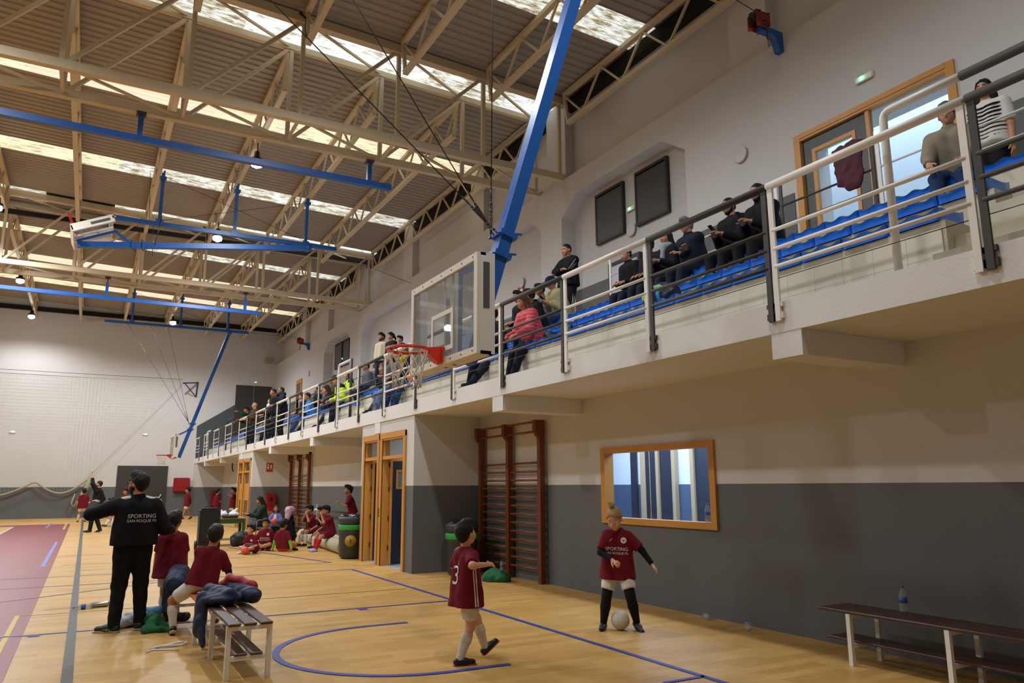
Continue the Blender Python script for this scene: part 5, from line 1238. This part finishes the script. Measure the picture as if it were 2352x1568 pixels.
for key, a in (('L', I['aL']), ('R', I['aR'])):
    f, u = I['f'][key]; sd = np.cross(f, u); S_ = 1 if key == 'L' else 1
    for q in (-1, 1):
        o = a+sd*q*.0275
        link('shoe_stripe', MB().tube([tuple((o-u*.03+f*.0)*1.78), tuple((o-u*.016+f*.02-sd*q*.0)*1.78), tuple((o-u*.022+f*.05)*1.78)], .006, 5).tube([tuple((o-u*.016+f*.02)*1.78), tuple((o-u*.03+f*.03)*1.78)], .006, 5).mesh('shoe_stripe', mat('gold_stripe', 'b39a2e', .5)), I['root'])
I = person('standing boy in maroon with his back turned beside the man in black', (1.0, 10.5, 0), 12, 1.33, dict(hl=(-.145, .02, .43), hr=(.13, .07, .45), fl=(-.04, 0, .04), fr=(.045, .05, .04), head=(8, 4, 0)), ('tee', maroon), ('shorts', whitec), ('short', 'dark'), 'tan', sockw, shoel, kid=True, h=.0125, hem=.115, wr=.0025, torso=1.15)
I = person('boy in maroon sitting on the near bench with his back turned', (1.27, 9.42, 0), 8, 1.34, dict(hip=(-.03, -.02), hz=.405, lean=8, side=14, hl=(-.02, .25, .40), hr=(.24, .16, .32), fl=(-.225, .02, .055), fr=(.10, .30, .05), tl=(-8, 28), tr=(10, 0), kl=(-.9, .7, .2), kr=(.3, 1, .3), head=(6, 8, 6), er=(1, -.6, 0)), ('tee', maroon), ('shorts', whitec), ('short', 'dark'), 'tan', sockw, shoeb, solew, kid=True, h=.0125, hem=.03, wr=.0025, torso=1.12, sleeve=navyc)
I = person('small boy with number 3 on his maroon shirt walking right', (3.2, 6.66, 0), 84, 1.31, dict(hz=.49, lean=-1, hl=(-.14, .10, .55), hr=(.19, .05, .68), er=(1, -.7, -.4), el=(-1, -.3, 0), fl=(-.06, .2, .072), fr=(.04, -.075, .04), tl=(-2, -32), tr=(14, 0), kl=(0, 1, 0), kr=(0, 1, 0), head=(-12, -10, 0), nr=(-.6, .1, -.8), curl=.6), ('tee', maroon), ('shorts', whitec), ('short', 'black'), 'pale', sockw, shoeb, soler, kid=True, h=.0115, face=2, hem=.105, wr=.0025, torso=1.12)
H_ = 1.31
c = (I['shc']-I['SF']*.05-I['T']*.15)*H_
print_on(I, [('3', 0, .24)], c, I['SX'], I['T'], ink, 'shirt_number'); print_on(I, [('L', 0, .06)], (I['shc']-I['SF']*.05-I['T']*.055)*H_+I['SX']*.03, I['SX'], I['T'], ink, 'lettering')
V_, F_s = strip(9, .012, .42)
for o in (-.012, .012): print_on(I, [((V_, F_s), 0, 1)], (I['hb']+I['T']*.01)*H_+I['SX']*.1+I['SF']*(o-.01), I['SF'], I['T'], ink, 'side_stripe')
print_on(I, [(swoosh, 0, .035)], (I['shc']-I['T']*.05)*H_+I['SX']*.07, -I['SX'], I['T'], ink, 'chest_mark'); chest_print(I)
G = person('girl with a blond topknot in maroon and black leggings, looking down', (5.44, 7.3, 0), 222, 1.40, dict(hz=.495, lean=3, side=-2, hl=(-.30, .06, .50), hr=(.03, .15, .555), el=(-1, -.4, 0), er=(1, -.5, .1), fl=(-.145, .02, .055), fr=(.125, .03, .04), tl=(-30, 20), tr=(4, 0), kl=(-.1, 1, 0), kr=(.1, 1, 0), head=(16, 32, 4), nr=(-.6, .3, -.5), curl=.5), ('tee', maroon), ('shorts', whitec), ('topknot', 'blond'), 'pale', None, shoeb, None, kid=True, h=.0115, face=2, hem=.10, wr=.0025, torso=1.12, sleeve=blackc)
G['piece']('leggings', sum([[C(k+(j-k)*.5, k, .05, .041, .01), C(k, k+(a-k)*.38, .041, .0415, .01), C(k+(a-k)*.38, a, .0415, .026, .01)] for j, k, a in ((G['hipc']-G['SX']*.05, G['kL'], G['aL']), (G['hipc']+G['SX']*.05, G['kR'], G['aR']))], []), blackc)
c = chest_print(G); H_ = 1.4
print_on(G, [(disc_shape(16, 0, 1), 0, .013)], c-G['SX']*.055*H_+G['T']*.03*H_+G['SF']*.002, -G['SX'], G['T'], inkr, 'crest_centre')
print_on(G, [(swoosh, 0, .04)], c+G['SX']*.05*H_+G['T']*.03*H_, -G['SX'], G['T'], ink, 'chest_mark')
# far players
ply_ = dict(kid=True, h=.026, hem=.1, torso=1.1)
I = person('man in black tracksuit in the distance with one arm raised', (.42, 32.3, 0), 285, 1.86, dict(hl=(-.05, .12, 1.05), hr=(.15, .0, .5), fl=(-.05, .08, .04), fr=(.03, -.08, .05), tr=(8, 20), head=(0, -5, 0), el=(-1, .3, 0)), ('jacket', blackc), ('trousers', blackc), ('crop', 'dark'), 'light', None, shoeg, h=.028, hem=.02, extras={'collar': 1})
person('boy in maroon shirt and white shorts near the far wall with his back turned', (-.05, 42.3, 0), 0, 1.6, dict(fl=(-.1, 0, .04), fr=(.09, .05, .04), hl=(-.17, .05, .45)), socks=sockw, shoes=shoebr, face=0, **ply_)
person('child with an orange bib on the distant bench', (1.25, 36.7, 0), 268, 1.35, dict(hz=.41, lean=18, hl=(-.1, .2, .4), hr=(.1, .2, .42), fl=(-.06, .3, .04), fr=(.06, .3, .04)), ('tee', maroon), ('shorts', maroon), socks=sockw, kid=True, h=.026, hem=.03)
I = person('second child on the distant bench, bent forward beside the first', (1.25, 37.35, 0), 262, 1.4, dict(hz=.4, lean=38, hl=(-.1, .25, .3), hr=(.1, .25, .3), fl=(-.06, .28, .04), fr=(.06, .28, .04)), ('tee', orangec), ('shorts', maroon), socks=sockw, kid=True, h=.026, hem=.03)
person('boy in maroon standing in front of the big dark gate, half hidden by the coach', (1.62, 39.4, 0), 215, 1.58, None, socks=sockw, **ply_)
person('boy in maroon and white shorts walking left below the red hose box', (4.62, 42.7, 0), 255, 1.62, dict(fl=(-.05, .13, .04), fr=(.04, -.16, .06), tr=(8, 30), hl=(-.13, -.05, .46), hr=(.13, .06, .46)), sleeve=navyc, **ply_)
person('boy in maroon in profile left of the far red extinguisher cabinet', (5.55, 39.3, 0), 75, 1.55, dict(hl=(-.04, .16, .6), hr=(.06, .17, .56)), ('tee', maroon), ('shorts', maroon), socks=sockw, **ply_)
I = person('boy in maroon and cream shorts beside the far red cabinet, drinking', (6.25, 38.9, 0), 262, 1.6, dict(hl=(-.08, .15, .78), hr=(.13, -.05, .48), fl=(-.04, .05, .04)), ('tee', maroon), ('shorts', creamc), socks=sockw, **ply_)
# group at the side
W = person('woman in a green jacket sitting on the armchair looking at a phone', (4.62, 23.6, 0), 266, 1.66, dict(hip=(0, -.03), hz=.345, lean=10, hl=(-.06, .24, .50), hr=(.07, .25, .50), fl=(-.06, .42, .04), fr=(.05, .36, .04), head=(0, 20, 0)), ('jacket', greenc), ('trousers', blackc), ('long', 'black'), 'tan', None, shoep, h=.022, hem=.03, extras={'phone': 'r'})
B = person('little girl with curly hair in a lilac jacket holding a red ball', (4.8, 22.5, 0), 205, 1.1, dict(hl=(-.05, .15, .58), hr=(.05, .15, .58), el=(-1, -.2, 0), er=(1, -.2, 0), fl=(-.05, 0, .04)), ('jacket', lilac), ('trousers', blackc), ('curly', 'brown'), 'tan', None, shoew, kid=True, h=.02, hem=.04)
B['piece']('shirt_front', [C(B['hipc']+B['T']*.05+B['SF']*.075, B['shc']+B['SF']*.055-B['T']*.03, .045, .04, .01)], whitec)
ball((4.72, 22.33, .66), .075, redball, 'red ball held by the little girl in the lilac jacket')
sit_floor = dict(hz=.075, lean=8, fl=(.09, .19, .05), fr=(-.07, .16, .05), kl=(-1, .5, .35), kr=(1, .5, .35), hl=(-.1, .22, .12), hr=(.08, .2, .14), tl=(40, 10), tr=(-40, 10))
K1 = person('small boy in maroon sitting cross-legged on the floor, leftmost of the floor group', (3.75, 19.95, 0), 228, 1.28, dict(sit_floor, lean=22, head=(-8, 0, 0)), ('tee', maroon), ('shorts', maroon), ('short', 'black'), 'light', None, shoew, kid=True, h=.018, hem=.02)
ball((3.5, 19.62, .095), .095, redball, 'red ball on the floor in front of the leftmost sitting boy')
K2 = person('boy in maroon shirt with white lettering sitting on the floor facing the camera', (4.2, 20.75, 0), 205, 1.42, dict(sit_floor, lean=4, hl=(-.2, -.05, .06), hr=(.2, .1, .1), head=(8, 4, 0)), ('tee', maroon), ('shorts', maroon), ('short', 'brown'), 'tan', None, shoeb, kid=True, h=.018, hem=.02, torso=1.1)
for J in (K1, K2): chest_print(J)
K3 = person('boy with lime sleeves and orange shorts sitting on the floor with his back turned', (4.5, 20.1, 0), 40, 1.42, dict(sit_floor, lean=-6, hl=(-.19, -.03, .02), hr=(.19, -.03, .02), el=(-1, -.3, 0), er=(1, -.3, 0), nl=(0, 0, -1), nr=(0, 0, -1)), ('tee', maroon), ('shorts', orangec), ('short', 'black'), 'tan', None, shoeb, kid=True, h=.018, hem=.02, sleeve=limec, torso=1.1)
A = person('boy in maroon on the rolled mat with both hands at his face', (5.72, 21.75, 0), 250, 1.45, dict(hz=.3, lean=20, hl=(-.035, .21, .57), hr=(.035, .21, .57), el=(-.5, 1, -1), er=(.5, 1, -1), fl=(-.06, .24, .04), fr=(.06, .3, .04), head=(0, 14, 0), nl=(0, -1, 0), nr=(0, -1, 0)), ('tee', maroon), ('shorts', maroon), ('short', 'black'), 'tan', sockw, shoeb, kid=True, h=.018, hem=.03, torso=1.1)
A = person('boy in maroon with red socks on the rolled mat, hand at his nose', (5.6, 19.75, 0), 252, 1.45, dict(hz=.31, lean=14, hl=(-.02, .2, .6), hr=(.06, .2, .36), el=(-.4, 1, -1), fl=(-.06, .32, .04), fr=(.05, .27, .04), head=(0, 16, 0), nl=(0, -1, 0)), ('tee', maroon), ('shorts', maroon), ('short', 'black'), 'tan', redc, shoeblue, kid=True, h=.018, hem=.03, torso=1.1)
person('dark-haired boy in black on the rolled mat between the two boys in maroon', (5.8, 20.75, 0), 250, 1.42, dict(hz=.31, lean=22, hl=(-.03, .22, .52), hr=(.1, .25, .36), el=(-.4, 1, -1), fl=(-.06, .27, .04), fr=(.05, .27, .04), head=(0, 18, 0)), ('tee', blackc), ('shorts', blackc), ('short', 'black'), 'tan', sockw, shoeb, kid=True, h=.02, hem=.03)
person('boy in dark maroon perched on the wall bar with one leg hanging down', (6.45, 20.6, 0), 280, 1.5, dict(hz=.62, lean=16, hl=(-.06, .24, .78), hr=(.16, -.02, .63), fl=(-.04, .12, .30), fr=(.07, .12, .17), kl=(-.2, 1, .2), head=(-5, 0, 0)), ('tee', maroon), ('shorts', maroon), ('short', 'black'), 'tan', sockw, shoeg, kid=True, h=.02, hem=.03)
# coat and bag heaped on a chair behind the floor group
ch2 = empty('folding_chair', (5.0, 21.75, 0), math.radians(80), 'chair buried under a black coat behind the floor group', 'chair')
MB().cbox((0, 0, .44), .42, .42, .03, .01).build('seat', ply, ch2); MB().cbox((0, -.22, .66), .42, .02, .3, .008).build('backrest', ply, ch2)
for sx in (-.18, .18):
    for sy in (-.18, .18): MB().tube([(sx, sy, 0), (sx, sy, .43)], .014, 6).build('leg', steel, ch2)
tag(blob('black_coat', blackc, [C((4.95, 21.65, .8), (5.0, 21.6, .3), .13, .18, .06), C((5.0, 21.85, .72), (5.08, 21.9, .3), .14, .15, .06), C((4.85, 21.5, .6), (4.9, 21.45, .2), .1, .12, .05)], .025, .01), 'black coat heaped over a chair behind the boy with lime sleeves', 'coat')
tag(blob('pink_bag', mat('pink_white_bag', 'b08a98', .6, var=.5, vscale=14), [E((5.0, 21.68, .96), (.15, .11, .13), .03), C((4.96, 21.6, .95), (4.9, 21.55, .75), .1, .07, .03)], .02, .004), 'pink and white patterned bag lying on top of the black coat', 'bag')
# ---- people on the balcony
TREAD = [3.25, 3.74, 4.17]; SEATZ = [STEP[k][1]+.085 for k in range(3)]
def sitter(label, row, y, H=1.68, lean=14, head=(0, 10, 0), dx=0, arms='lap', heading=270, pose=None, legs=None, dz=0, **kw):
    tz = TREAD[row]; x = STEP[row][0]+.24+dx; hz = (SEATZ[row]-tz)/H+.07+dz/H; fy = (.50+dx)/H if row else .47/H
    fz = .04 if row == 0 else .04+.065/H
    pz = dict(hz=hz, lean=lean, head=head, fl=(-.07, fy, fz), fr=(.07, fy-.03, fz), kl=(-.1, 1, .6), kr=(.1, 1, .6))
    s = hz
    A = {'lap': dict(hl=(-.06, .2, s+.06), hr=(.06, .2, s+.06)), 'phone': dict(hl=(-.03, .2, s+.13), hr=(.04, .21, s+.13)), 'cross': dict(hl=(.05, .14, s+.14), hr=(-.05, .16, s+.15)), 'knees': dict(hl=(-.1, .26, s+.02), hr=(.1, .26, s+.02)), 'face': dict(hl=(-.02, .17, s+.3), hr=(.06, .2, s+.05))}[arms]
    pz.update(A); pz.update(pose or {})
    kw.setdefault('h', .02); kw.setdefault('hem', .03)
    kw.setdefault('top', ('jacket', blackc)); kw.setdefault('bottom', ('trousers', navyc)); kw.setdefault('sk', 'light')
    return person(label, (x, y, tz), heading, H, pz, **kw)
def stander(label, x, y, z, H, heading=270, **kw):
    kw.setdefault('h', .02); kw.setdefault('top', ('jacket', blackc)); kw.setdefault('bottom', ('trousers', navyc)); kw.setdefault('sk', 'light'); kw.setdefault('hem', .03)
    return person(label, (x, y, z), heading, H, kw.pop('pose', None), **kw)
sitter('older woman with glasses and beige jacket seated at far right', 2, 4.3, 1.66, 12, (-4, 4, 0), arms='knees', heading=250, top=('jacket', beigec), bottom=('trousers', jeans), hair=('grey_short', 'silver'), extras={'glasses': 1, 'collar': 1}, h=.013, face=2, wr=.003, torso=1.2)
tag(blob('black_handbag', black, [E((7.35, 4.62, 4.36), (.13, .15, .12), .03)], .02, .004), 'black handbag beside the older woman in beige', 'bag')
S_ = stander('woman in a striped black and white top behind the woman in beige', 9.0, 4.5, 4.62, 1.74, top=('tee', whitec), bottom=('trousers', blackc), hair=('long', 'black'), extras={'backpack': blackc}, h=.016, pose=dict(head=(-10, 5, 0)))
for k in range(9):
    z = .02+.028*k; S_['piece']('stripe', [(p[0], p[1], p[2], p[3]+.007, p[4]+.007, p[5], p[6], p[7]) for p in ([C(S_['hb']+S_['SX']*.042, S_['shc']+S_['SX']*.05-S_['T']*.03, .084, .074, .02), C(S_['hb']-S_['SX']*.042, S_['shc']-S_['SX']*.05-S_['T']*.03, .084, .074, .02)])], blackc, 0, [(S_['hipc']+S_['T']*z, -S_['T']), (S_['hipc']+S_['T']*(z+.011), S_['T'])], .014)
M2 = dict(hair=('crop', 'black'), top=('jacket', blackc), bottom=('trousers', blackc), h=.014)
sitter('bearded man in a black hoodie with a phone, farther of two', 2, 7.42, 1.76, 10, (0, 14, 0), arms='phone', extras={'beard': 1, 'hood': 1, 'phone': 'r'}, **M2)
sitter('bearded man in a black zip jacket with a phone, nearer of two', 2, 6.88, 1.8, 10, (0, 16, 0), arms='phone', extras={'beard': 1, 'hood': 1, 'phone': 'r', 'collar': 1}, **M2)
sitter('grey-haired person in a navy coat with arms folded on the top row', 2, 8.28, 1.72, 14, (0, 10, 0), arms='cross', top=('jacket', navyc), hair=('grey_short', 'grey'), torso=1.2, h=.014, extras={'collar': 1})
sitter('woman with long dark hair and a pale scarf looking at a phone', 2, 8.8, 1.66, 10, (0, 14, 0), arms='phone', hair=('long', 'dark'), extras={'scarf': cloth('pale_scarf', '9aa2ab'), 'phone': 'r'}, h=.014)
sitter('woman with a hair bun in a navy and white top', 2, 9.25, 1.64, 10, (0, 10, 0), top=('jacket', navyc), hair=('bun', 'black'), sk='tan', h=.014)
sitter('woman in black with a dark fringe bending over the seats', 2, 9.75, 1.62, 16, (0, 20, 0), hair=('bun', 'black'), torso=1.15, h=.014, extras={'collar': 1})
T_ = stander('man in a black tracksuit with white sleeve stripes standing with folded arms', 8.12, 12.25, 4.62, 1.80, 262, bottom=('trousers', blackc), top=('jacket', blackc), hair=('crop', 'black'), h=.014, pose=dict(hl=(.06, .13, .64), hr=(-.06, .15, .66), el=(-1, .1, -.3), er=(1, .1, -.3), head=(0, 14, 0)), extras={'hood': 1})
for k in (-.02, 0, .02):
    for a, b in ((T_['shL'], T_['eL']), (T_['shR'], T_['eR'])):
        o = T_['SX']*(.045 if a is T_['shR'] else -.045)+T_['SF']*k
        link('sleeve_stripe', MB().tube([tuple((a+o)*1.8), tuple((a*.5+b*.5+o)*1.8), tuple((b+o*.9)*1.8)], .006, 4).mesh('sleeve_stripe', ink), T_['root'])
    o = T_['SX']*(-.056)+T_['SF']*k*.6; q = T_['hipc']-T_['SX']*.05
    link('leg_stripe', MB().tube([tuple((q+o)*1.8), tuple((T_['kL']-T_['SX']*.048+T_['SF']*k*.6)*1.8), tuple((T_['aL']-T_['SX']*.036+T_['SF']*k*.6)*1.8)], .006, 4).mesh('leg_stripe', ink), T_['root'])
sitter('man in a navy cap and khaki jacket leaning forward', 2, 12.0, 1.76, 24, (0, 18, 0), top=('jacket', khaki), bottom=('trousers', jeans), hair=('crop', 'grey'), extras={'cap': cloth('navy_cap', '1a2440'), 'phone': 'r'}, arms='phone', torso=1.15, h=.015)
sitter('dark-haired person in a grey jacket left of the man with the cap', 2, 12.5, 1.68, 20, (0, 16, 0), top=('jacket', greyc), hair=('short', 'black'), sk='tan')
sitter('person with dark hair in black behind the woman in pink', 2, 12.95, 1.64, 22, (0, 18, 0), top=('jacket', navyc), hair=('short', 'black'))
sitter('dark-haired man in black behind the shoulder of the woman in pink', 2, 13.45, 1.8, 16, (0, 8, 0), hair=('short', 'black'))
sitter('woman in a pink quilted jacket on the front row', 0, 10.42, 1.66, 20, (0, 16, 0), top=('jacket', pinkc), bottom=('trousers', navyc), hair=('long', 'lbrown'), extras={'puffer': 1, 'hood': 1}, torso=1.25, h=.012, arms='knees')
sitter('person in a black hooded jacket between the near hoop and the woman in pink', 1, 11.55, 1.72, 20, (0, 18, 0), extras={'beanie': blackc, 'hood': 1})
sitter('man in dark clothes behind the near backboard with his shoes on the ledge', 0, 11.75, 1.76, 8, (0, 4, 0), pose=dict(fl=(-.1, .34, .04), fr=(.1, .26, .04)))
stander('man in a white hoodie standing behind the seats left of the near hoop', 7.95, 22.95, 4.62, 1.86, 250, top=('jacket', creamc), hair=('short', 'black'), sk='tan', extras={'beard': 1, 'hood': 1})
stander('woman with a dark ponytail standing beside the man in the white hoodie', 8.0, 22.2, 4.62, 1.76, 258, hair=('ponytail', 'black'), pose=dict(head=(0, 12, 0)))
stander('shorter dark-haired person standing behind the near net', 8.0, 21.35, 4.62, 1.5, 262, hair=('short', 'black'), pose=dict(head=(0, 12, 0)))
sitter('woman with long black hair in dark grey sitting on the front row with folded arms', 0, 17.0, 1.74, 10, (-8, 2, 0), top=('jacket', greyc), bottom=('trousers', jeansl), hair=('long', 'black'), arms='cross', shoes=shoew, h=.016)
sitter('dark-haired person in charcoal sitting right of the woman with long hair', 0, 16.4, 1.74, 12, (0, 10, 0), top=('jacket', greyc), bottom=('trousers', jeans), hair=('short', 'black'), shoes=shoebr)
sitter('person in a dark jacket with a yellow collar seen through the near net', 0, 15.75, 1.74, 20, (0, 24, 0), top=('jacket', navyc), bottom=('trousers', jeans), hair=('short', 'dark'), extras={'scarf': yellowc})
sitter('small child with brown hair left of the woman with long black hair', 0, 17.6, 1.4, 6, (0, 6, 0), hair=('long', 'lbrown'), bottom=('trousers', brownc), kid=True)
sitter('man in a grey jacket sitting behind the bent white handrail', 1, 21.2, 1.76, 12, (0, 6, 0), top=('jacket', greyc), hair=('crop', 'black'), sk='tan')
hv = {'hem_band': [(-.02, .03, lightgrey), (.10, .15, lightgrey)]}
def hv_extra(I): I['piece']('navy_yoke', [C(I['shL'], I['shR'], .056, .056, .02), C(I['shc']-I['T']*.04, I['nb'], .085, .05, .02)], navyc, 0, [(I['shc']-I['T']*.045, -I['T'])])
I = sitter('person in a hi-vis yellow jacket leaning on the knees, front one of two', 0, 20.75, 1.74, 30, (0, 24, 0), top=('jacket', hivis), hair=('short', 'black'), arms='knees', extras=dict(hv)); hv_extra(I)
I = sitter('person in a hi-vis yellow jacket with long dark hair, behind the other one', 1, 23.0, 1.72, 12, (0, 10, 0), top=('jacket', hivis), hair=('long', 'black'), extras=dict(hv)); hv_extra(I)
sitter('man with short dark hair in an olive jacket left of the hi-vis jackets', 1, 24.55, 1.76, 16, (0, 8, 0), top=('jacket', olive), hair=('crop', 'black'), sk='tan', arms='knees')
sitter('child with brown hair in navy sitting before the man in olive', 0, 22.3, 1.45, 20, (0, 20, 0), top=('jacket', navyc), hair=('long', 'brown'), kid=True)
sitter('person with a black bun at the left of the man in olive', 1, 26.8, 1.66, 10, (0, 8, 0), hair=('bun', 'black'))
sitter('boy in a light blue top on the front row in the distance', 0, 24.7, 1.5, 14, (0, 14, 0), top=('jacket', bluec), hair=('crop', 'dark'), sk='tan', kid=True)
sitter('woman with long hair and a striped scarf at the foot of the wooden door upstairs', 0, 25.5, 1.66, 12, (0, 10, 0), hair=('long', 'brown'), bottom=('trousers', jeans), extras={'scarf': lightgrey})
stander('man with glasses in navy standing with his hand on the balcony rail', 5.72, 26.75, 3.25, 1.78, 262, top=('jacket', navyc), bottom=('trousers', blackc), hair=('crop', 'black'), sk='tan', pose=dict(hl=(-.1, .22, .62), hr=(.02, .13, .84), lean=6), extras={'glasses': 1}, shoes=shoew)
stander('dark-haired man leaning forward at the rail beside the man in navy', 5.75, 27.9, 3.25, 1.86, 262, top=('jacket', blackc), hair=('crop', 'black'), sk='tan', pose=dict(lean=10, head=(0, 8, 0)))
stander('woman in black with a white shirt front at the far rail', 5.72, 28.75, 3.25, 1.6, 258, hair=('long', 'black'), pose=dict(hl=(-.1, .2, .6), hr=(.1, .2, .6)), extras={'scarf': whitec})
sitter('man in a pinkish grey jacket bent forward in the distance', 0, 30.6, 1.7, 26, (0, 26, 0), top=('jacket', cloth('mauve_jacket', '7a6660')), hair=('crop', 'black'), sk='tan', arms='knees')
stander('balding man standing at the far end of the balcony rail', 5.75, 32.0, 3.25, 1.76, 262, top=('jacket', brownc), hair=('bald', 'grey'), pose=dict(hl=(-.1, .2, .6), hr=(.1, .2, .6)))
stander('man in dark green holding up a phone at the far end of the balcony', 5.75, 33.1, 3.25, 1.68, 262, top=('jacket', greenc), hair=('short', 'black'), sk='tan', pose=dict(hl=(-.02, .3, .86), hr=(.1, .22, .66), lean=12, head=(0, 10, 0)), extras={'phone': 'l'})
